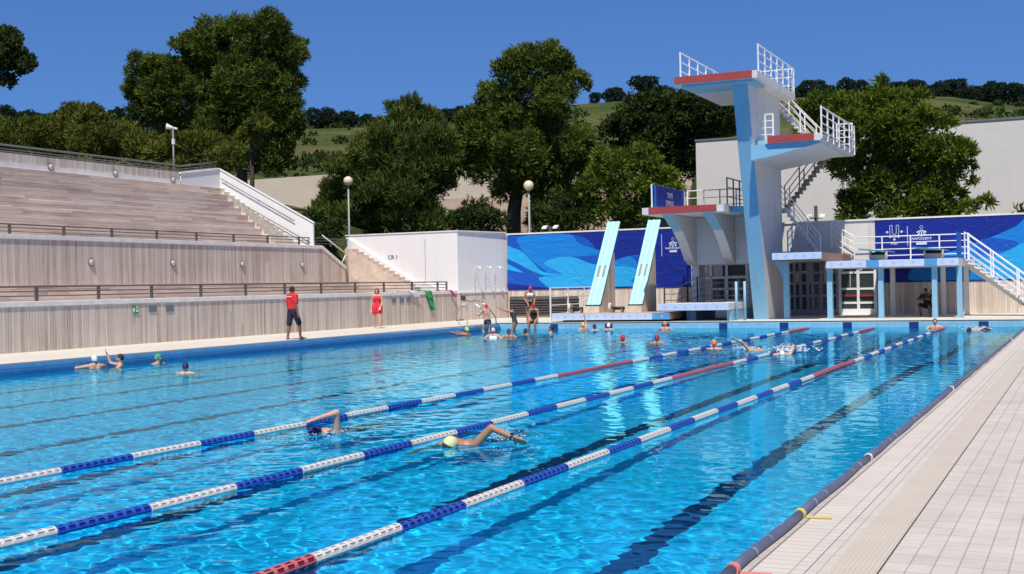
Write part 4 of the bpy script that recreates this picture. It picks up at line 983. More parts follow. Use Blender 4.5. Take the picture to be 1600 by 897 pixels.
def tree(name, label, cat, Yt, circles, mat, seed, trunks=(), dens=9, L=.5, Wd=.16, group=None, upb=.35, zj=.5, inner=.55):
    sc_ = lambda x: (pix(x + 1, 300, Y=Yt) - pix(x, 300, Y=Yt)).length * .93
    rr = random.Random(seed); bl_ = []
    for (x, y, r_) in circles:
        k = sc_(x); p = pix(x, y, Y=Yt); rad = r_ * k; off = rr.uniform(-zj, zj) * rad * 1.6
        dirv = (p - CAM).normalized(); f = 1 + off / (p - CAM).length
        bl_.append(((CAM + (p - CAM) * f), rad * f * .95))
        for q in range(5):                      # a few smaller clumps break up the outline
            a = rr.uniform(0, 6.28); e = rr.uniform(.55, .95)
            bl_.append((bl_[-1 - q][0] + Vector((math.cos(a) * rad * e, rr.uniform(-.9, .5) * rad, math.sin(a) * rad * e * .8)), rad * rr.uniform(.28, .5)))
    cx = sum(b[0].x for b in bl_) / len(bl_); yb = Yt
    base = Vector((cx, yb, gz(cx, yb)))
    t_ = thing(name, label, cat, base, group)
    me = crown_mesh('crown', [((b[0].x, b[0].y, b[0].z), b[1]) for b in bl_], dens, L, Wd, seed, upb, mat, inner); link('crown', me, t_)
    if not trunks:
        lowest = min(bl_, key=lambda b: b[0].z); trunks = [((cx, None), .12)]
        mb = MB(); top = Vector((cx, yb, sum(b[0].z for b in bl_) / len(bl_))); mb.tube([base - Vector((0, 0, .5)), base.lerp(top, .5) + Vector((.1, 0, 0)), top], .22, 7, r1=.07)
        for b in rr.sample(bl_, min(4, len(bl_))): mb.tube([base.lerp(top, .55), b[0]], .08, 5, r1=.03)
        mb.build('trunk', K['bark'], t_, smooth=True)
    else:
        for pts_, r_ in trunks:
            P_ = [pix(x, y, Y=Yt) for x, y in pts_]; P_[0].z = min(P_[0].z, gz(P_[0].x, Yt)) - .4
            k = sc_(800); mb = MB(); mb.tube(P_, r_ * k, 9, r1=r_ * k * .45)
            for b in rr.sample(bl_, min(7, len(bl_))):
                q = P_[-1].lerp(P_[-2], rr.uniform(0, .7))
                if (q - b[0]).length < 7: mb.tube([q, q.lerp(b[0], .5) + Vector((0, 0, -.15)), b[0]], r_ * k * .35, 6, r1=.03)
            mb.build('trunk', K['bark'], t_, smooth=True)
    return t_

tree('pine_tree', 'tall broad dark pine with two bare trunks behind the top of the left stand', 'tree', 76, [(330, 60, 32), (375, 50, 27), (420, 54, 29), (447, 82, 30), (464, 90, 12), (300, 78, 20), (350, 95, 40), (405, 105, 45), (452, 132, 24), (240, 122, 34), (270, 112, 25), (222, 142, 18), (285, 150, 40), (232, 172, 26), (335, 150, 42), (385, 165, 42), (440, 170, 28), (300, 190, 30), (250, 195, 28), (350, 195, 30), (410, 195, 34), (455, 200, 18), (468, 183, 9), (430, 235, 26), (400, 252, 20), (425, 258, 16), (345, 190, 34), (300, 165, 34), (380, 195, 34), (415, 165, 36), (260, 155, 34), (385, 125, 40), (320, 120, 36)],
     K['leaf_pine'], 11, [(((380, 330), (378, 270), (376, 220), (380, 150)), 11), (((316, 300), (320, 250), (317, 215), (325, 170)), 7)], dens=30, L=.34, Wd=.075)
tree('pine_tree', 'dark leafy branch end of a tree cut off by the left edge of the view', 'tree', 60, [(-4, 70, 26), (18, 82, 18), (32, 98, 17), (5, 105, 24), (44, 104, 8), (-30, 90, 36), (10, 128, 10), (14, 55, 12)], K['leaf_dark'], 12, [(((-60, 330), (-55, 200), (-35, 100)), 8)], dens=24, L=.26, Wd=.14, inner=.2)
for i, (cs, l_) in enumerate([([(-10, 222, 34), (22, 228, 32), (30, 215, 26)], 'olive green bush above the top rail at the far left'),
        ([(62, 222, 34), (95, 218, 33), (88, 206, 22)], 'olive green bush above the top rail, second from the left'),
        ([(128, 212, 36), (158, 215, 34), (140, 202, 26)], 'tallest olive green bush above the top rail'),
        ([(190, 225, 30), (222, 232, 28), (246, 245, 20)], 'olive green bush left of the loudspeaker pole'),
        ([(285, 240, 30), (325, 238, 32), (352, 250, 26), (300, 225, 20)], 'olive green bush between the two bare pine trunks'),
        ([(405, 196, 18), (395, 210, 20), (370, 250, 18)], 'light green sapling in front of the thick pine trunk')]):
    tree('bush', l_, 'bush', 58 if i < 5 else 70, cs, K['leaf_olive'], 20 + i, dens=36, L=.28, Wd=.07, group='olive bushes above the stand', upb=.6)
tree('conifer', 'broad feathery green conifer behind the white block and the left globe lamp', 'tree', 66, [(641, 164, 13), (633, 185, 24), (664, 192, 22), (602, 208, 23), (640, 225, 42), (590, 240, 36), (685, 218, 24), (695, 250, 26), (560, 272, 34), (620, 280, 52), (665, 285, 42), (535, 308, 30), (580, 325, 46), (635, 340, 46), (510, 342, 24), (670, 345, 30), (545, 350, 30), (600, 300, 48), (660, 255, 40), (640, 290, 46), (575, 300, 40), (615, 255, 44), (690, 285, 20)],
     K['leaf_cyp'], 31, dens=30, L=.42, Wd=.07, upb=1.0)
tree('pine_tree', 'tall pine with a round top and dark trunk above the left banner', 'tree', 70, [(820, 95, 26), (850, 88, 22), (800, 113, 27), (870, 108, 28), (902, 128, 19), (772, 150, 25), (830, 140, 42), (790, 172, 28), (870, 150, 32), (758, 178, 14), (735, 190, 22), (722, 213, 16), (762, 220, 35), (810, 222, 42), (860, 215, 36), (900, 222, 30), (732, 256, 26), (780, 268, 38), (840, 272, 42), (890, 268, 38), (930, 250, 28), (860, 308, 32), (900, 320, 30), (820, 250, 42), (860, 250, 40), (760, 245, 34), (840, 110, 34), (820, 170, 36), (790, 300, 20), (875, 345, 28), (845, 345, 20)],
     K['leaf_pine'], 41, [(((800, 390), (803, 330), (812, 270), (815, 200)), 13)], dens=30, L=.34, Wd=.075)
for i, (cs, l_) in enumerate([([(745, 342, 34), (722, 350, 22), (768, 348, 26)], 'dark shrub left of the pine trunk behind the white block'),
        ([(880, 335, 30), (855, 345, 24), (905, 345, 25)], 'green shrub below the pine and right of the right globe lamp')]):
    tree('bush', l_, 'bush', 63, cs, K['leaf_dark'], 45 + i, dens=32, L=.27, Wd=.075)
tree('bush', 'bright green bush behind the two tilted springboards', 'bush', 64, [(960, 262, 30), (1000, 250, 26), (940, 300, 30), (985, 300, 36), (1030, 290, 32), (1055, 302, 16), (950, 335, 28), (1000, 335, 34), (1040, 325, 22)], K['leaf_bright'], 51, dens=30, L=.30, Wd=.075)
tree('pine_tree', 'dark round-topped pine left of the diving tower behind the bright bush', 'tree', 92, [(1000, 178, 34), (1048, 165, 30), (1098, 174, 34), (1125, 200, 28), (968, 202, 28), (1030, 212, 42), (1082, 222, 40), (1060, 262, 32), (1020, 250, 28), (1135, 180, 18), (980, 235, 24)], K['leaf_dark'], 61, dens=20, L=.36, Wd=.13)
tree('pine_tree', 'big bright pine with a leaning dark trunk right of the diving tower', 'tree', 69, [(1370, 155, 26), (1330, 172, 32), (1408, 160, 26), (1440, 148, 10), (1292, 165, 28), (1262, 178, 18), (1377, 128, 9), (1350, 210, 42), (1400, 200, 42), (1450, 192, 26), (1482, 195, 13), (1310, 220, 32), (1430, 240, 42), (1480, 235, 32), (1508, 240, 17), (1370, 258, 38), (1320, 262, 26), (1480, 270, 28), (1516, 262, 9), (1335, 315, 24), (1378, 312, 27), (1445, 315, 30), (1490, 305, 17), (1518, 285, 8), (1540, 318, 12), (1510, 325, 18), (1265, 215, 22), (1400, 290, 32), (1355, 292, 24), (1470, 295, 26), (1395, 232, 42), (1440, 270, 32), (1350, 250, 34), (1290, 200, 32), (1330, 338, 22), (1400, 335, 26), (1470, 335, 26), (1300, 245, 22)],
     K['leaf_bright'], 71, [(((1425, 380), (1430, 320), (1442, 270), (1440, 215)), 10)], dens=32, L=.34, Wd=.075)
tree('bush', 'small bush tip showing above the banner wall at the right edge', 'bush', 62, [(1594, 328, 7), (1600, 336, 9), (1582, 336, 4)], K['leaf_olive'], 75, dens=16, L=.3, Wd=.1)

tree('bush', 'dark shrub between the stair wall and the white block', 'bush', 59, [(492, 345, 20), (482, 366, 18), (505, 372, 18), (520, 360, 16)], K['leaf_dark'], 77, dens=32, L=.27, Wd=.075)
rs = random.Random(9); sc_b = []
while len(sc_b) < 300:
    x = rs.choice((rs.uniform(380, 620), rs.uniform(700, 1000), rs.uniform(1400, 1620))); d_ = rs.uniform(128, 255)
    dv = _fw + _rt * ((x - 800) / FPX); dh = Vector((dv.x, dv.y, 0)).normalized(); X_, Y_ = CAM.x + dh.x * d_, CAM.y + dh.y * d_
    if Y_ < 103 or math.sin(X_ * .09 + 1) + math.sin(Y_ * .13) + rs.uniform(-1, 1) < .1: continue
    r_ = rs.uniform(.4, 1.1); sc_b.append(((X_, Y_, gz(X_, Y_) + r_ * .2), r_))
tag(link('hillside_scrub', crown_mesh('hillside_scrub', sc_b, 3.5, .6, .25, 5, .5, leafmat('scrub_foliage', (.035, .06, .018), (.06, .09, .028), (.10, .13, .04)), .3)), 'low green scrub scattered over the grassy hillside', 'scrub', kind='stuff')

# hilltop trees: four made, the rest copies
hill_list = [(-40, 182, 18), (18, 184, 17), (48, 187, 13), (80, 186, 13), (112, 182, 15), (147, 180, 17), (186, 184, 14), (500, 181, 12), (524, 181, 13), (553, 180, 15), (578, 182, 11), (666, 176, 14), (688, 178, 10), (706, 175, 13), (722, 168, 9), (938, 152, 9), (957, 148, 11), (975, 146, 10), (1014, 136, 17), (1240, 141, 12), (1263, 138, 13), (1292, 136, 11), (1330, 134, 12), (1355, 137, 12), (1392, 140, 11), (1420, 139, 13), (1448, 137, 12), (1472, 141, 13), (1500, 138, 14), (1530, 141, 14), (1556, 142, 13), (1582, 144, 14), (1608, 146, 14), (1640, 150, 15), (1245, 150, 11), (1278, 148, 12), (1310, 146, 12), (1345, 148, 12), (1375, 149, 12), (1405, 150, 12), (1435, 150, 12), (1460, 152, 13), (1486, 150, 13), (1516, 150, 13), (1543, 152, 13), (1570, 153, 13), (1597, 155, 13), (1625, 158, 13), (1, 186, 12), (30, 189, 12), (62, 188, 12), (95, 188, 12), (130, 186, 13), (165, 187, 13), (195, 189, 11), (512, 186, 9), (538, 186, 9), (566, 187, 9), (1528, 168, 9), (1548, 172, 7), (1505, 172, 10), (1430, 168, 9), (1470, 170, 9)]
protos = []
rh = random.Random(4)
def hill_label(x):
    if x < 0: return 'dark hilltop tree at the left edge of the skyline'
    return None
names = []
side = lambda x: 'left of the tall broad pine' if x < 200 else ('between the broad pine and the feathery conifer' if x < 600 else ('between the conifer and the round-topped pine' if x < 740 else ('left of the diving tower' if x < 1100 else 'behind and right of the bright pine')))
for i, (x, y, r_) in enumerate(hill_list):
    dv = _fw + _rt * ((x - 800) / FPX); dh = Vector((dv.x, dv.y, 0)).normalized(); dist = 266 + rh.uniform(-6, 10); r_ *= 1.45; y += 3
    if y > 158: dist = 235
    px_, py_ = CAM.x + dh.x * dist, CAM.y + dh.y * dist; g = gz(px_, py_)
    zc = CAM.z + (pix(x, y, Y=py_) - CAM).z; rad = r_ * dist / FPX * 1.02
    if i < 4:
        t_ = thing('hill_tree', '', 'tree', (0, 0, 0), 'dark trees along the hilltop skyline')
        rr = random.Random(80 + i); bl_ = [((rr.uniform(-.45, .45), rr.uniform(-.4, .4), .78 + rr.uniform(-.6, .5)), rr.uniform(.32, .52)) for _ in range(11)]
        link('crown', crown_mesh('crown', bl_, 75, .12, .07, 90 + i, .3, K['leaf_hill'], .5), t_)
        mb = MB(); mb.tube([(0, 0, -1.2), (.03, 0, .3), (0, 0, 1.0)], .07, 6, r1=.03)
        for q in range(3): mb.tube([(0, 0, .3), (rr.uniform(-.5, .5), rr.uniform(-.4, .4), 1.0)], .03, 5, r1=.012)
        mb.build('trunk', K['bark'], t_); protos.append(t_)
    else: t_ = copy_tree(protos[rh.randrange(4)])
    t_.location = (px_, py_, zc - .82 * rad); t_.scale = (rad, rad, rad); t_.rotation_euler = (0, 0, rh.uniform(0, 6))
    t_['label'] = 'dark tree on the hilltop skyline ' + side(x)
    if y > 158: t_['label'] = 'small dark bush on the bare slope below the right skyline'

# ------------------------------------------------------------------ globe lamps and floodlights
for (x, y, yb, l_) in ((544, 283, 372, 'globe street lamp behind the left end of the white block'), (826, 290, 368, 'globe street lamp behind the left end of the banner')):
    c_ = pix(x, y, Y=58); t_ = thing('globe_lamp', l_, 'lamp', (c_.x, 58, gz(c_.x, 58)), 'globe lamps behind the walls')
    mb = MB(); mb.tube([(c_.x, 58, gz(c_.x, 58) - .3), (c_.x, 58, c_.z - .26)], .065, 10, r1=.05); mb.build('pole', K['rail_grey'] if False else pm('lamp_pole_grey', (.30, .31, .30), .5), t_, smooth=True)
    mb = MB(); mb.ball(c_, .265, 0, 18, 12); mb.build('globe', pm('lamp_globe', (.74, .64, .42), .3, .04, 3), t_, smooth=True)
    mb = MB(); mb.tube([(c_.x, 58, c_.z - .31), (c_.x, 58, c_.z - .22)], .09, 10); mb.build('collar', K['rail_grey'], t_)
for (x, y, tall, l_) in ((860, 357, .0, 'short post with white twin floodlights peeking over the blue banner'), (1275, 340, .42, 'dark post with white twin floodlights above the grey wall right of the tower')):
    c_ = pix(x, y, Y=57.2); t_ = thing('floodlight', l_, 'floodlight', (c_.x, 57.2, gz(c_.x, 57.2)), 'twin floodlights behind the far wall')
    mb = MB(); mb.tube([(c_.x, 57.2, .2), (c_.x, 57.2, c_.z + .12 + tall)], .08, 8); mb.tube([(c_.x - .3, 57.2, c_.z - .02), (c_.x + .3, 57.2, c_.z - .02)], .035, 6); mb.build('post', K['rail_dark'], t_)
    for s_ in (-1, 1):
        mb = MB(); q = Vector((c_.x + s_ * .3, 57.2, c_.z + .05)); mb.prism([q + Vector((-.12, -.15, -.07)), q + Vector((.12, -.15, -.07)), q + Vector((.12, .1, .02)), q + Vector((-.12, .1, .02))], (0, .02, .09)); mb.build('lamp_head', K['c_white'], t_)
# ------------------------------------------------------------------ lane ropes
def rope_mat(nm, col): return pm(nm, col, .35, .10, 20)
RM = {'W': (rope_mat('white_float', (.76, .73, .71)), rope_mat('white_float_core', (.60, .54, .47))), 'B': (rope_mat('blue_float', (.035, .11, .50)), rope_mat('blue_float_core', (.012, .025, .26))), 'R': (rope_mat('red_float', (.60, .16, .19)), rope_mat('red_float_core', (.26, .008, .015)))}
def float_mesh(nf, pitch, mat, name):
    mb = MB(); ro, ri = .048, .042
    nS = 14
    for i in range(nf):
        y0 = i * pitch; y1 = y0 + pitch * .97
        for (a, b_) in ((y0, y0 + .016), (y1 - .016, y1)):
            vs = []; 
            for yy_ in (a, b_):
                for r_ in (ro, ri):
                    vs += [(r_ * math.cos(2 * math.pi * j / nS), yy_, r_ * math.sin(2 * math.pi * j / nS)) for j in range(nS)]
            fs = []
            for j in range(nS):
                k = (j + 1) % nS
                fs += [(j, k, 2 * nS + k, 2 * nS + j), (nS + j, 3 * nS + j, 3 * nS + k, nS + k), (j, nS + j, nS + k, k), (2 * nS + j, 2 * nS + k, 3 * nS + k, 3 * nS + j)]
            mb.add(vs, fs)
        for j in range(7):
            an = 2 * math.pi * j / 7; t = Vector((math.cos(an), 0, math.sin(an))); s_ = Vector((-math.sin(an), 0, math.cos(an))) * .005
            p = [t * ro - s_, t * ro + s_, t * ri + s_, t * ri - s_]
            mb.prism([q + Vector((0, y0 + .016, 0)) for q in p], (0, pitch * .97 - .032, 0))
        vs = [(ri * .95 * math.cos(2 * math.pi * j / 10), yy_, ri * .95 * math.sin(2 * math.pi * j / 10)) for yy_ in (y0, y1) for j in range(10)]
        mb.add(vs, [(j, (j + 1) % 10, 10 + (j + 1) % 10, 10 + j) for j in range(10)], 1)
    me = bpy.data.meshes.new(name); me.from_pydata(mb.v, [], mb.f); me.materials.append(mat[0]); me.materials.append(mat[1]); me.polygons.foreach_set('material_index', mb.m); me.update(); return me
FM = {'W': float_mesh(11, .1045, RM['W'], 'float_section'), 'B': float_mesh(10, .105, RM['B'], 'float_section'), 'R': float_mesh(10, .1125, RM['R'], 'float_section')}
FLEN = {'W': 1.15, 'B': 1.05, 'R': 1.125}
for X, c0, l_, last in ((-2.72, 23.5, 'white and blue lane rope nearest the right deck, with red middle', 46.9), (-5.2, 22.5, 'white and blue lane rope between the other two, beside the swimmer with a watch', 47.7), (-7.68, 22.8, 'white and blue lane rope farthest from the right deck', 47.8)):
    t_ = thing('lane_rope', l_, 'lane rope', (X, c0, .03), 'lane ropes across the pool')
    secs = [('R', c0 + 1.125 * k) for k in range(4)]
    y = c0; k = 0
    while y > 1.0:
        c = 'WB'[k % 2]
        if y < 7.2 and X > -3 : c = 'R'
        y -= FLEN[c]; secs.append((c, y)); k += 1
    y = c0 + 4.5; k = 0
    while y < last - .6:
        c = 'WB'[k % 2] if y < last - 4.4 else 'R'
        if y + FLEN[c] > last: break
        secs.append((c, y)); y += FLEN[c]; k += 1
    for c, y in secs:
        o = bpy.data.objects.new('float_section', FM[c]); COL.objects.link(o); o.parent = t_; o.matrix_parent_inverse = Matrix.Translation(-Vector(t_.location))
        o.location = (X + .012 * math.sin(y * .7), y, .020 + .005 * math.sin(y * 1.3)); o.cycles.is_caustics_receiver = True
    mb = MB(); mb.tube([(X, .8, .03), (X, last + .2, .03), (X, PE - .01, .10)], .008, 5); mb.build('cable', K['steel'], t_)

# ------------------------------------------------------------------ edge tube on the right side
et = thing('edge_tube', 'long slate blue tube lying along the right pool edge with coloured straps', 'tube', (.05, 10, .1))
K['band'] = pm('tube_band', (.22, .23, .30), .5)
K['slate'] = pm('slate_blue_tube', (.11, .12, .20), .5, .12, 4, .1)
ysj = [1.0, pix(1150, 884, Z=.1).y, pix(1247, 798, Z=.1).y, pix(1357, 711, Z=.1).y, pix(1490, 605, Z=.1).y, pix(1577, 529, Z=.1).y, 46.5]
for a, b_ in zip(ysj, ysj[1:]):
    mb = MB(); L_ = b_ - a; nseg = max(6, int(L_ / .55))
    mb.tube([(.045 + .008 * math.sin(3 * (a + L_ * t / nseg)), a + .025 + (L_ - .05) * t / nseg, .075) for t in range(nseg + 1)], .035, 12)
    y = a + .5
    while y < min(b_ - .3, 20): mb.tube([(.045, y, .075), (.045, y + .012, .075)], .0372, 12, 1); y += .42
    mb.build('tube_section', [K['slate'], K['band']], et, smooth=True)
for y, mt, tail, l_ in ((ysj[1], pm('pink_strap', (.72, .22, .22), .6), .20, 'pink strap'), (ysj[2], pm('yellow_strap', (.68, .54, .16), .6), .19, 'yellow strap'), (ysj[3], K['c_white'], 0, 'white joint'), (ysj[4], K['c_white'], 0, 'white joint'), (ysj[5], K['c_white'], 0, 'white joint')):
    mb = MB(); wdt = .06 if tail else .05
    mb.tube([(.045, y - wdt / 2, .075), (.045, y + wdt / 2, .075)], .043, 14)
    if tail: mb.prism([(.10, y - .03, .054), (.10 + tail, y - .005, .054), (.10 + tail - .03, y + .05, .054), (.09, y + .03, .054)], (0, 0, .008))
    tag(mb.build('strap', mt, et), l_ + ' round the tube')

# ------------------------------------------------------------------ people
def nrm(v): v = Vector(v); return v.normalized()
def remesh(mb, name, voxel, mats, sm=3):
    me = bpy.data.meshes.new(name); me.from_pydata(mb.v, [], mb.f); o = bpy.data.objects.new('tmp', me); COL.objects.link(o)
    r_ = o.modifiers.new('r', 'REMESH'); r_.mode = 'VOXEL'; r_.voxel_size = voxel
    s_ = o.modifiers.new('s', 'SMOOTH'); s_.factor = .5; s_.iterations = sm
    ev = o.evaluated_get(bpy.context.evaluated_depsgraph_get()); out = bpy.data.meshes.new_from_object(ev)
    bpy.data.objects.remove(o); bpy.data.meshes.remove(me); out.name = name; out.materials.clear()
    for m_ in mats: out.materials.append(m_)
    out.polygons.foreach_set('use_smooth', [True] * len(out.polygons)); return out
def capsule(mb, p, q, r0, r1, n=10):
    p, q = Vector(p), Vector(q); d = q - p; L_ = max(d.length, 1e-4); d = d / L_
    pts = [p - d * r0 * .95, p - d * r0 * .6, p, q, q + d * r1 * .6, q + d * r1 * .95]; rs = [r0 * .3, r0 * .8, r0, r1, r1 * .8, r1 * .3]
    a = Vector((0, 0, 1)) if abs(d.z) < .9 else Vector((1, 0, 0)); u = (a - d * a.dot(d)).normalized(); v = d.cross(u)
    vs = [c + (u * math.cos(2 * math.pi * j / n) + v * math.sin(2 * math.pi * j / n)) * r for c, r in zip(pts, rs) for j in range(n)]
    k = len(pts); fs = [(i * n + j, i * n + (j + 1) % n, (i + 1) * n + (j + 1) % n, (i + 1) * n + j) for i in range(k - 1) for j in range(n)] + [tuple(range(n))[::-1], tuple(range((k - 1) * n, k * n))]
    mb.add(vs, fs)

def person(label, org, rot, H, skin, torso=(0, 0, 1), head=(0, .05, 1), look=(0, 1, 0), arms=None, legs=None, wear=(), cap=None, hair=None, fem=False, voxel=.011, group=None, watch=None, base=None):
    """org: pelvis origin in world; rot: facing about z. directions are local (x right, y forward, z up).
    arms: {side: (upper_dir, fore_dir)}; legs: {side: (thigh_dir, shank_dir)}"""
    Mt = Matrix.Translation(Vector(org)) @ Matrix.Rotation(rot, 4, 'Z')
    T = lambda v: Mt @ Vector(v)
    up = nrm(torso); fwd = Vector((0, 1, 0)); rt = fwd.cross(up)
    if rt.length < .1: rt = Vector((1, 0, 0))
    rt.normalize(); rt = Vector((1, 0, 0)) if abs(up.z) > .5 or abs(up.x) < .3 else rt
    fr = up.cross(rt).normalized(); w_ = .92 if fem else 1.0
    J = {}; J['pel'] = Vector((0, 0, 0)); J['wst'] = up * .13 * H; J['chs'] = up * .22 * H; J['nck'] = up * .305 * H
    sh = J['nck'] - up * .022 * H; hd = nrm(head); hc = J['nck'] + hd * .085 * H
    lk = nrm(look); lk = (lk - hd * lk.dot(hd)).normalized(); hx = lk.cross(hd)
    mb = MB(); c = lambda p, q, r0, r1: capsule(mb, T(p), T(q), r0 * H, r1 * H)
    hipw = .054 * (1.06 if fem else 1); shw = .108 * w_
    for s_ in (-1, 1):
        c(rt * s_ * hipw * H * .75 - up * .01 * H, J['wst'] + rt * s_ * .032 * H, .058, .050 * w_)
        c(J['wst'] + rt * s_ * .032 * H, J['chs'] + rt * s_ * .045 * H, .050 * w_, .058)
        c(J['chs'] + rt * s_ * .045 * H, sh + rt * s_ * .055 * H, .058, .045)
        c(sh + rt * s_ * .02 * H, sh + rt * s_ * (shw - .01) * H, .038, .033)
    if fem:
        for s_ in (-1, 1): c(J['chs'] + rt * s_ * .045 * H + fr * .045 * H, J['chs'] + rt * s_ * .045 * H + fr * .048 * H - up * .01 * H, .034, .036)
    c(J['nck'] - up * .03 * H, hc - hd * .02 * H, .033, .029)
    hm_ = Matrix((hx, lk, hd)).transposed()
    Mh = (Mt.to_3x3() @ hm_)
    mb.ball(T(hc), (.041 * H, .052 * H, .062 * H), 0, 16, 12, Mh)
    c(hc - hd * .030 * H + lk * .018 * H, hc - hd * .045 * H + lk * .030 * H, .030, .017)          # jaw, chin
    c(hc + lk * .045 * H + hd * .006 * H, hc + lk * .061 * H - hd * .014 * H, .006, .009)          # nose
    for s_ in (-1, 1): c(hc + hx * s_ * .042 * H + hd * .004 * H, hc + hx * s_ * .044 * H - hd * .012 * H, .009, .007)
    ends = {}
    arms = arms or {}
    for s_ in (-1, 1):
        ud, fd_ = arms.get(s_, ((s_ * .18, .05, -1), (s_ * .05, .25, -1))); ud, fd_ = nrm(ud), nrm(fd_)
        S0 = sh + rt * s_ * shw * H; E0 = S0 + ud * .172 * H; W0 = E0 + fd_ * .148 * H
        c(S0, E0, .033, .024); c(E0, W0, .0255, .0165)
        side_ = (rt - fd_ * rt.dot(fd_)); side_ = side_.normalized() if side_.length > .1 else Vector((0, 1, 0)); pn = fd_.cross(side_)
        kn = W0 + fd_ * .05 * H
        for f in (-.018, -.006, .006, .018): c(W0 + side_ * f * .6 * H, kn + side_ * f * H, .0105, .0095)
        for f, ln_ in ((-.0195, .036), (-.0065, .045), (.0065, .049), (.0195, .043)):
            m1 = kn + (fd_ + side_ * f * 3) * ln_ * .55 * H + side_ * f * H; m2 = m1 + (fd_ * .85 - pn * .35 * s_) * ln_ * .5 * H
            c(kn + side_ * f * H, m1, .0062, .0058); c(m1, m2, .0058, .005)
        th0 = W0 + fd_ * .012 * H; tdir = (fd_ * .7 + side_ * (-s_) * .6 - pn * .2).normalized(); c(th0 + side_ * (-s_) * .014 * H, th0 + side_ * (-s_) * .02 * H + tdir * .034 * H, .008, .0065)
        ends[s_] = (S0, E0, W0, fd_)
    legs = legs or {}; LJ = {}
    for s_ in (-1, 1):
        td, sd_ = legs.get(s_, ((s_ * .03, .03, -1), (0, -.04, -1))); td, sd_ = nrm(td), nrm(sd_)
        H0 = rt * s_ * hipw * H; K0 = H0 + td * .248 * H; A0 = K0 + sd_ * .235 * H
        c(H0, K0, .052 * (1.04 if fem else 1), .033); c(K0, K0 + sd_ * .09 * H, .033, .034); c(K0 + sd_ * .09 * H, A0, .034, .021)
        ft = Vector((s_ * .12, 1, -.05)); ft = (ft - sd_ * ft.dot(sd_) * .9).normalized()
        toe = A0 + ft * .095 * H + sd_ * .033 * H; heel = A0 - ft * .018 * H + sd_ * .026 * H
        c(heel, toe, .019, .0145); c(A0, A0 + ft * .05 * H + sd_ * .02 * H, .021, .017); c(toe, toe + ft * .022 * H, .0145, .011)
        LJ[s_] = (H0, K0, A0, toe)
    bmesh_ = remesh(mb, 'body', voxel, [skin, K['eye'], K['c_darkred']])
    # eyes, brows and mouth coloured into the one body surface
    cen = np.zeros(len(bmesh_.polygons) * 3, np.float32); bmesh_.polygons.foreach_get('center', cen); cen = cen.reshape(-1, 3); mi = np.zeros(len(cen), np.int32)
    for s_ in (-1, 1):
        e_ = T(hc + lk * .046 * H + hx * s_ * .017 * H + hd * .006 * H); mi[np.linalg.norm(cen - np.array(e_), axis=1) < .0085 * H] = 1
    mo = T(hc + lk * .05 * H - hd * .027 * H); mi[np.linalg.norm(cen - np.array(mo), axis=1) < .010 * H] = 2
    bmesh_.polygons.foreach_set('material_index', mi)
    loc = Vector(base) if base is not None else Vector(org)
    t_ = thing('person', label, 'person', loc, group); bo = link('body', bmesh_, t_); bo.cycles.is_caustics_receiver = True
    def shell(nm, fn, mats, ch=None):
        m2 = MB(); cc = lambda p, q, r0, r1: capsule(m2, T(p), T(q), r0 * H, r1 * H); fn(cc); o = link(nm, remesh(m2, nm, voxel, mats, 2), t_); o.cycles.is_caustics_receiver = True; return o
    for kind, mt in wear:
        e = .009
        if kind == 'shirt':
            def fn(cc):
                for s_ in (-1, 1):
                    cc(J['wst'] * .35 + rt * s_ * .036 * H, J['wst'] + rt * s_ * .034 * H, .058 + e, .053 + e); cc(J['wst'] + rt * s_ * .034 * H, J['chs'] + rt * s_ * .045 * H, .053 + e, .059 + e)
                    cc(J['chs'] + rt * s_ * .045 * H, sh + rt * s_ * .055 * H, .059 + e, .046 + e); cc(sh + rt * s_ * .02 * H, sh + rt * s_ * shw * H, .036 + e, .034 + e)
                    S0, E0, W0, _ = ends[s_]; cc(S0, S0.lerp(E0, .75), .034 + e, .031 + e)
            shell('shirt', fn, [mt])
        if kind == 'shorts':
            def fn(cc):
                for s_ in (-1, 1):
                    cc(J['wst'] * .5 + rt * s_ * .034 * H, rt * s_ * hipw * .8 * H, .056 + e, .060 + e); H0, K0, A0, _ = LJ[s_]; cc(H0, H0.lerp(K0, .92), .055 + e, .043 + e)
            shell('shorts', fn, [mt])
        if kind in ('trunks', 'bikini'):
            def fn(cc):
                for s_ in (-1, 1):
                    H0, K0, A0, _ = LJ[s_]; cc(rt * s_ * hipw * .7 * H + up * .015 * H, H0.lerp(K0, .12), .059 + e * .6, .054 + e * .6)
            shell('trunks' if kind == 'trunks' else 'bikini_bottom', fn, [mt])
        if kind in ('suit', 'top', 'dress'):
            def fn(cc):
                for s_ in (-1, 1):
                    if kind != 'top':
                        H0, K0, A0, _ = LJ[s_]; cc(rt * s_ * hipw * .72 * H, J['wst'] + rt * s_ * .032 * H, .058 + e * .7, .050 * w_ + e * .7)
                        if kind == 'dress': cc(H0 + up * .02 * H, H0.lerp(K0, .42), .064 + e, .066 + e)
                        cc(J['wst'] + rt * s_ * .032 * H, J['chs'] + rt * s_ * .044 * H, .050 * w_ + e * .7, .057 + e * .6)
                    cc(J['chs'] + rt * s_ * .044 * H - up * .02 * H, J['chs'] + rt * s_ * .045 * H + up * .02 * H, .057 + e * .6, .056 + e * .6)
                    if fem: cc(J['chs'] + rt * s_ * .045 * H + fr * .045 * H, J['chs'] + rt * s_ * .045 * H + fr * .048 * H - up * .01 * H, .036 + e * .5, .037 + e * .5)
                    cc(J['chs'] + rt * s_ * .05 * H + up * .02 * H, sh + rt * s_ * .05 * H + up * .014 * H, .018, .016)
            shell({'suit': 'swimsuit', 'top': 'bikini_top', 'dress': 'dress'}[kind], fn, [mt])
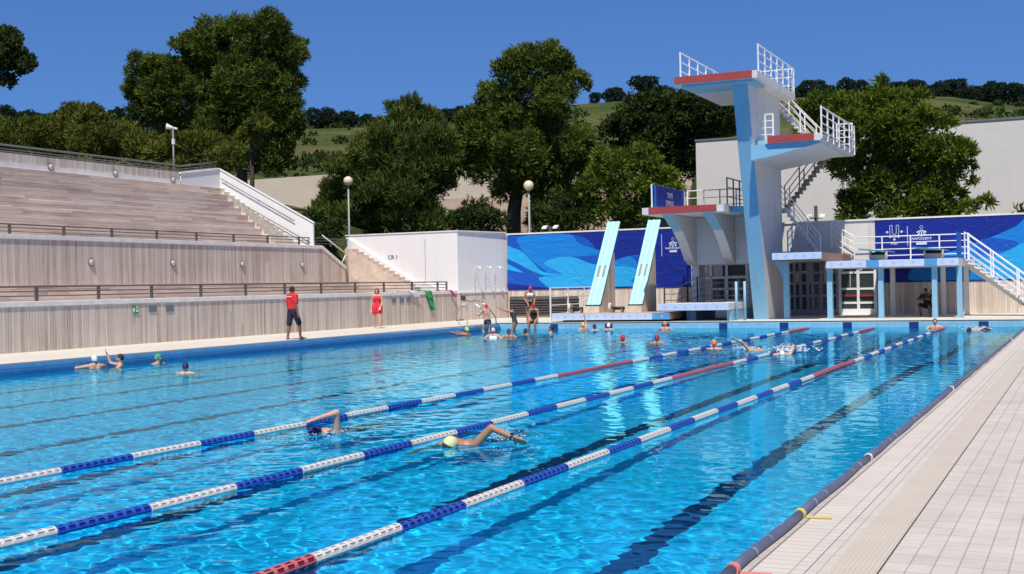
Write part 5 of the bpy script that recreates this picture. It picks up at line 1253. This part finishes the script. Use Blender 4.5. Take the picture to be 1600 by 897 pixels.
        if kind == 'sandals':
            def fn(cc):
                for s_ in (-1, 1):
                    H0, K0, A0, toe = LJ[s_]; cc(A0 + (toe - A0) * .1 - Vector((0, 0, .02 * H)), toe - Vector((0, 0, .004 * H)), .019, .017)
            shell('sandal', fn, [mt])
    if cap:
        m2 = MB(); n_ = 16
        for i in range(7):
            th = math.pi * .60 * i / 6
            for j in range(n_):
                ph = 2 * math.pi * j / n_; tl = .16 * math.cos(ph - math.pi / 2) * (i / 6)
                v = Vector((.0445 * math.sin(th) * math.cos(ph), .0555 * math.sin(th) * math.sin(ph), .066 * math.cos(th - tl))) * H; m2.v.append(tuple(T(hc + hm_ @ v)))
        for i in range(6):
            for j in range(n_):
                a, b_ = i * n_ + j, i * n_ + (j + 1) % n_; m2.f.append((a, a + n_, b_ + n_, b_) if i else (a, a + n_, b_ + n_)); m2.m.append(0 if not isinstance(cap, tuple) else (1 if (j + 1) % n_ < n_ * .45 else 0))
        mats = list(cap) if isinstance(cap, tuple) else [cap]
        o = m2.build('swim_cap', mats, t_, smooth=True); o.cycles.is_caustics_receiver = True
    if hair:
        hm2, hl = hair; m2 = MB()
        e2 = 1.14 if hl else 1.0; m2.ball(T(hc + hd * .014 * H - lk * .010 * H), (.048 * H * e2, .054 * H, .059 * H * (1.04 if hl else 1)), 0, 14, 10, Mh)
        if hl:
            for s_ in (-1, 0, 1): capsule(m2, T(hc + hx * s_ * .034 * H - lk * .02 * H), T(hc + hx * s_ * .036 * H - lk * .022 * H - hd * .05 * H), .028 * H, .022 * H)
        me_ = remesh(m2, 'hair', voxel, [hm2], 2); link('hair', me_, t_)
    if watch:
        S0, E0, W0, fd_ = ends[watch]; m2 = MB(); m2.tube([T(W0 - fd_ * .014 * H), T(W0 + fd_ * .004 * H)], .0215 * H, 12); pn = Vector((0, 0, 1)); m2.tube([T(W0 - fd_ * .005 * H) + pn * .018 * H, T(W0 - fd_ * .005 * H) + pn * .026 * H], .013 * H, 10); m2.build('watch', K['black'], t_)
    return t_, T(hc), {k: T(v[2]) for k, v in ends.items()}, dict(T=T, J=J, rt=rt, up=up, fr=fr, sh=sh)

def aim(px_, py_): return math.atan2(-px_, py_)     # rotation so that local +y points along (px,py)
# lifeguard and woman on the left deck
g = pix(470, 530.5, Z=DK); g.x -= .3; H_ = 1.80
t_, hc_, _, inf = person('man in red t-shirt and dark shorts walking barefoot along the left pool edge', (g.x, g.y, DK + .508 * H_), aim(.35, 1), H_, K['skin3'], legs={-1: ((-.03, -.16, -1), (0, -.16, -1)), 1: ((.05, .42, -1), (0, .08, -1))},
       arms={-1: ((-.16, -.05, -1), (-.02, .12, -1)), 1: ((.16, -.12, -1), (.05, .18, -1))}, wear=(('shirt', K['c_redshirt']), ('shorts', K['c_navyshort'])), hair=(K['c_hair'], 0), base=(g.x, g.y, DK), voxel=.012)
T_, rt_, up_ = inf['T'], inf['rt'], inf['up']; mb = MB()
cB = inf['J']['chs'] + up_ * .05 * H_
yb_ = -.075 * H_
for k in range(9):
    x_ = (-.07 + .0175 * k) * H_; mb.box(0, 0, 0, 0, 0, 0) if False else mb.prism([T_(cB + Vector((x_, yb_, -.006 * H_))), T_(cB + Vector((x_ + .012 * H_, yb_, -.006 * H_))), T_(cB + Vector((x_ + .012 * H_, yb_, .008 * H_))), T_(cB + Vector((x_, yb_, .008 * H_)))], T_.__call__(Vector((0, .012, 0))) - T_(Vector((0, 0, 0))))
mb.build('back_print', K['c_white'], t_)
g = pix(590, 513, Z=DK); H_ = 1.66
person('woman in red dress with short brown hair walking along the left deck towards the camera', (g.x, g.y, DK + .508 * H_), aim(.45, -1), H_, K['skin1'], legs={-1: ((-.06, .34, -1), (0, .10, -1)), 1: ((.08, -.12, -1), (.02, -.30, -1))}, arms={-1: ((-.2, .05, -1), (.25, .55, -.7)), 1: ((.2, -.1, -1), (.05, .2, -1))},
       wear=(('dress', K['c_reddress']), ('sandals', K['c_white'])), hair=(K['c_brownhair'], 1), fem=True, base=(g.x, g.y, DK), voxel=.012)
# bathers at the far end
def stand(label, px_, py_, rot, H, skin, Zf=DK, **k):
    q = pix(px_, py_, Z=Zf); return person(label, (q.x, q.y, Zf + .508 * H), rot, H, skin, base=(q.x, q.y, Zf), voxel=.014, **k)
q = pix(851, 502, Z=DK)
person('woman in magenta swim cap and black bikini bottom standing by the white gate rail', (q.x, 48.6, DK + .508 * 1.66), aim(.8, -.7), 1.66, K['skin2'], torso=(0, .12, 1), head=(0, .5, 1), look=(0, .8, -.6), arms={-1: ((-.35, -.1, -1), (.3, .3, -.7)), 1: ((.3, -.1, -1), (-.2, .5, -.6))}, wear=(('bikini', K['c_blackc']), ('top', K['c_white'])), cap=K['c_magenta'], fem=True, base=(q.x, 48.6, DK), voxel=.014)
q = pix(1470, 493, Z=DK)
person('sunburnt man in dark trunks standing under the diving stand behind a blue pillar', (q.x - .05, 52.6, DK + .508 * 1.78), aim(-1, -.25), 1.78, K['skin3'], arms={-1: ((-.2, .2, -1), (.1, .6, -.6)), 1: ((.15, .2, -1), (-.1, .5, -.6))}, wear=(('trunks', K['c_blackc']),), hair=(K['c_hair'], 0), base=(q.x, 52.6, DK), voxel=.014)
q = pix(1452, 494, Z=DK)
person('person in dark clothes crouching under the diving stand beside the standing man', (q.x, 52.9, DK + .42), aim(-.3, -1), 1.7, K['skin3'], torso=(0, .35, 1), head=(0, .5, 1), legs={-1: ((-.25, 1, .15), (0, -.35, -1)), 1: ((.25, 1, .15), (0, -.35, -1))}, arms={-1: ((-.1, .8, -.6), (.1, .7, .1)), 1: ((.1, .8, -.6), (-.1, .7, .1))}, wear=(('shirt', K['c_blackc']), ('shorts', K['c_blackc'])), hair=(K['c_hair'], 0), base=(q.x, 52.9, DK), voxel=.016)
# at the ladder
q = pix(794, 513, Z=0)
person('shirtless boy in red swim cap climbing out of the pool by the ladder', (-20.45, 45.6, .42), aim(-1, .35), 1.62, K['skin1'], torso=(0, .15, 1), legs={-1: ((-.05, .5, -1), (0, -.5, -1)), 1: ((.05, .1, -1), (0, -.2, -1))}, arms={-1: ((-.3, .5, -.6), (.1, .8, .1)), 1: ((.3, .5, -.6), (-.1, .8, .1))}, wear=(('trunks', K['c_navyshort']),), cap=K['c_redc'], voxel=.014)
person('person in dark vest and navy cap reaching both arms to the ladder rail', (-19.95, 47.2, .30), aim(-1, -.25), 1.66, K['skin2'], torso=(0, .2, 1), legs={-1: ((-.05, .3, -1), (0, -.3, -1)), 1: ((.05, .3, -1), (0, -.3, -1))}, arms={-1: ((-.1, 1, .25), (.0, 1, .35)), 1: ((.1, 1, .25), (0, 1, .35))}, wear=(('suit', K['c_greydk']),), cap=K['c_navy'], voxel=.014)
person('woman in red cap and dark swimsuit sitting on the far pool edge by the ladder', (-19.55, 48.28, DK + .10), aim(.15, -1), 1.64, K['skin2'], torso=(0, .08, 1), head=(0, .2, 1), legs={-1: ((-.1, .9, -.12), (0, -.05, -1)), 1: ((.1, .9, -.12), (0, -.05, -1))}, arms={-1: ((-.2, .2, -1), (.15, .6, -.6)), 1: ((.2, .2, -1), (-.15, .6, -.6))}, wear=(('suit', K['c_blackc']),), cap=K['c_redc'], fem=True, voxel=.014)

# swimmers in the water: pelvis placed so that the water stands at neck or shoulder height
def swimmer(label, x, y, rot, skin, H=1.7, show=.27, Y=None, **k):
    """x, y: foot of the head at the water line in the survey; show: part of the body above water, from the crown, in units of H"""
    q = pix(x, y, Z=0) if Y is None else Vector((pix(x, y, Y=Y).x, Y, 0))
    zp = show * H - .455 * H
    arms = k.pop('arms', {-1: ((-.75, .35, -.55), (-.1, .9, .05)), 1: ((.75, .35, -.55), (.1, .9, .05))})
    return person(label, (q.x, q.y, zp), rot, H, skin, arms=arms, legs={-1: ((-.15, .25, -1), (0, -.4, -1)), 1: ((.15, .1, -1), (0, -.3, -1))}, voxel=.015, base=(q.x, q.y, 0), **k)
S1, S2 = K['skin1'], K['skin2']
TR = (('trunks', K['c_navyshort']),)
swimmer('swimmer in white and navy cap resting against the left pool wall, back to the camera', 148, 575, aim(-1, .5), S1, show=.20, cap=(K['c_white'], K['c_navy']), wear=TR, arms={-1: ((-1, .15, -.1), (-.2, .5, -.2)), 1: ((.6, .8, -.1), (-.5, .8, .1))})
swimmer('dark-haired swimmer holding the left pool edge with one raised arm', 188, 573, aim(-.8, -.7), S1, show=.19, hair=(K['c_hair'], 0), wear=TR, arms={1: ((.45, .75, .15), (.12, .35, 1)), -1: ((-.6, .6, -.5), (0, .9, .1))})
swimmer('swimmer in white and green cap floating beside the left pool wall', 247, 568, aim(1, -.1), S1, show=.155, cap=(K['c_white'], K['c_green']), wear=TR)
swimmer('swimmer in plain navy cap seen from behind in the left lanes', 290, 583, aim(-.5, 1), S1, show=.155, cap=K['c_navy'], wear=TR)
swimmer('swimmer in lime green cap stretching both arms to the left pool wall', 730, 524, aim(-1, .1), S2, show=.19, cap=K['c_lime'], wear=TR, arms={-1: ((-.1, 1, .12), (0, 1, .25)), 1: ((.1, 1, .12), (0, 1, .25))})
swimmer('swimmer in pale pink cap with shoulders out of the water near the ladder', 771, 528, aim(.2, -1), S1, show=.22, cap=K['c_pink'], wear=(('suit', K['c_white']),), fem=True)
swimmer('swimmer in navy cap with pale stripe right below the ladder', 795, 527, aim(.5, -1), S2, show=.19, cap=(K['c_navy'], K['c_greydk']), wear=TR)
swimmer('swimmer in navy cap facing the far wall below the seated woman', 821, 523, aim(.1, 1), S2, show=.145, cap=K['c_navy'], wear=TR)
swimmer('bare-headed dark-haired swimmer alone below the white gate rail', 861, 521, aim(-1, -.25), S1, show=.165, hair=(K['c_hair'], 0), wear=TR)
swimmer('swimmer in yellow cap with one hand raised by the far wall', 911, 513, aim(-1, .4), S1, Y=46.9, show=.18, cap=K['c_yellow'], wear=TR, arms={1: ((.3, .3, .8), (-.2, .1, 1)), -1: ((-.6, .4, -.5), (0, .8, .1))})
swimmer('swimmer in navy and white cap at the far wall between yellow and white caps', 929, 514, aim(-.6, 1), S1, Y=46.6, show=.15, cap=(K['c_navy'], K['c_white']), wear=TR)
swimmer('swimmer in white cap touching the far wall under the tilted boards', 951, 512, aim(0, 1), S1, Y=47.2, show=.16, cap=K['c_white'], wear=TR)
swimmer('swimmer in red cap in the open water, nearer the left of the two red caps', 973, 535, aim(-.3, 1), S2, show=.15, cap=K['c_redc'], wear=TR)
swimmer('swimmer in red cap in the open water, nearer the lane ropes', 1027, 536, aim(.2, -1), S2, show=.165, cap=K['c_redc'], wear=TR)
swimmer('swimmer in orange cap against the far wall with bare shoulders', 1039, 514, aim(0, 1), S1, Y=46.8, show=.2, cap=K['c_orange'], wear=TR)
swimmer('swimmer in orange cap floating beside the farthest lane rope', 1116, 545, aim(.2, -1), S1, show=.155, cap=K['c_orange'], wear=TR)
swimmer('swimmer with dark goggles facing the camera at the end of the nearest lane rope', 1461, 512, aim(.1, -1), S1, Y=47.0, show=.205, hair=(K['c_brownhair'], 0), wear=TR)

def crawler(label, hx_, hy_, d, skin, H, cap, arm, other, Z=.03, roll=0, watch=None, wear=TR, look=None):
    """front-crawl swimmer: head at surveyed point, body lying along -d; arm = side recovering"""
    q = pix(hx_, hy_, Z=.04); rot = aim(*d)
    org = Vector((q.x, q.y, Z - .165)) - Vector((d[0], d[1], 0)).normalized() * .385 * H
    return person(label, org, rot, H, skin, torso=(0, 1, .22), head=(0, 1, .22), look=look or (0, .35, -1), arms={arm[0]: arm[1], -arm[0]: other}, legs={-1: ((-.06, -1, -.12), (0, -1, .0)), 1: ((.06, -1, .02), (0, -1, -.2))}, cap=cap, wear=wear, voxel=.0115, watch=watch, base=(q.x, q.y, 0))
crawler('front-crawl swimmer in navy cap with bent arm above the farthest rope', 492, 674, (-.12, -1), S1, 1.8, K['c_navy'], (-1, ((-.18, .18, 1), (.42, .9, -.20))), ((.2, 1, -.35), (0, 1, -.3)))
crawler('front-crawl swimmer in pale yellow cap with a dark watch on the trailing arm', 703, 692, (-.05, -1), S2, 1.85, (K['c_paleyellow'], K['c_greydk']), (-1, ((-.72, -.15, .75), (-.85, -.25, -.40))), ((.2, 1, -.3), (0, 1, -.35)), watch=-1)
crawler('distant front-crawl swimmer with pale trailing arm beyond the farthest rope', 1187, 544, (.25, 1), S1, 1.75, K['c_navy'], (-1, ((-.4, -.6, .75), (-.3, -.9, .35))), ((.2, 1, -.4), (0, 1, -.3)))
crawler('distant swimmer in pale cap throwing up spray between two ropes', 1222, 552, (.3, -1), S1, 1.75, K['c_white'], (-1, ((-.3, -.4, .6), (-.2, -.8, -.3))), ((.2, 1, -.4), (0, 1, -.3)))
crawler('distant swimmer in navy cap close to the far wall in the nearest lane', 1514, 514.5, (-.5, -1), S1, 1.75, K['c_navy'], (-1, ((-.4, -.5, .3), (-.2, -.9, -.3))), ((.2, 1, -.4), (0, 1, -.3)))

# spray: droplets and froth thrown up by the swimmers
K['foam'] = pm('water_spray', (.80, .86, .90), .25, .05, 9)
def spray(label, c, n_, sx, sy, sz, rmax, seed):
    rr = random.Random(seed); mb = MB(); c = Vector(c)
    for i in range(n_):
        a, r_ = rr.uniform(0, 6.28), abs(rr.gauss(0, .5)); z = abs(rr.gauss(0, sz)) * math.exp(-r_)
        rad = rmax * rr.uniform(.25, 1) * math.exp(-z / (sz * 1.5 + .01)); mb.ball(c + Vector((math.cos(a) * r_ * sx, math.sin(a) * r_ * sy, z)), (rad * 1.5, rad * 1.5, rad * .8), 0, 6, 4)
    o = mb.build('splash', K['foam'], None, smooth=True); tag(o, label, 'splash', kind='stuff')
h2 = pix(785, 684, Z=.06); spray('white spray round the hand of the swimmer with a watch', h2, 260, .30, .32, .12, .010, 3)
h1 = pix(520, 676, Z=.02); spray('thin spray behind the shoulder of the swimmer in navy cap', h1, 220, .45, .9, .03, .008, 4)
spray('spray round the distant swimmer in pale cap', pix(1232, 549, Z=.05), 260, .8, 1.0, .14, .028, 5)
spray('spray round the distant swimmer with pale trailing arm', pix(1165, 545, Z=.02), 120, .6, .8, .06, .022, 6)
spray('spray behind the distant swimmer near the far wall', pix(1524, 514, Z=.02), 120, .5, 1.0, .08, .022, 7)
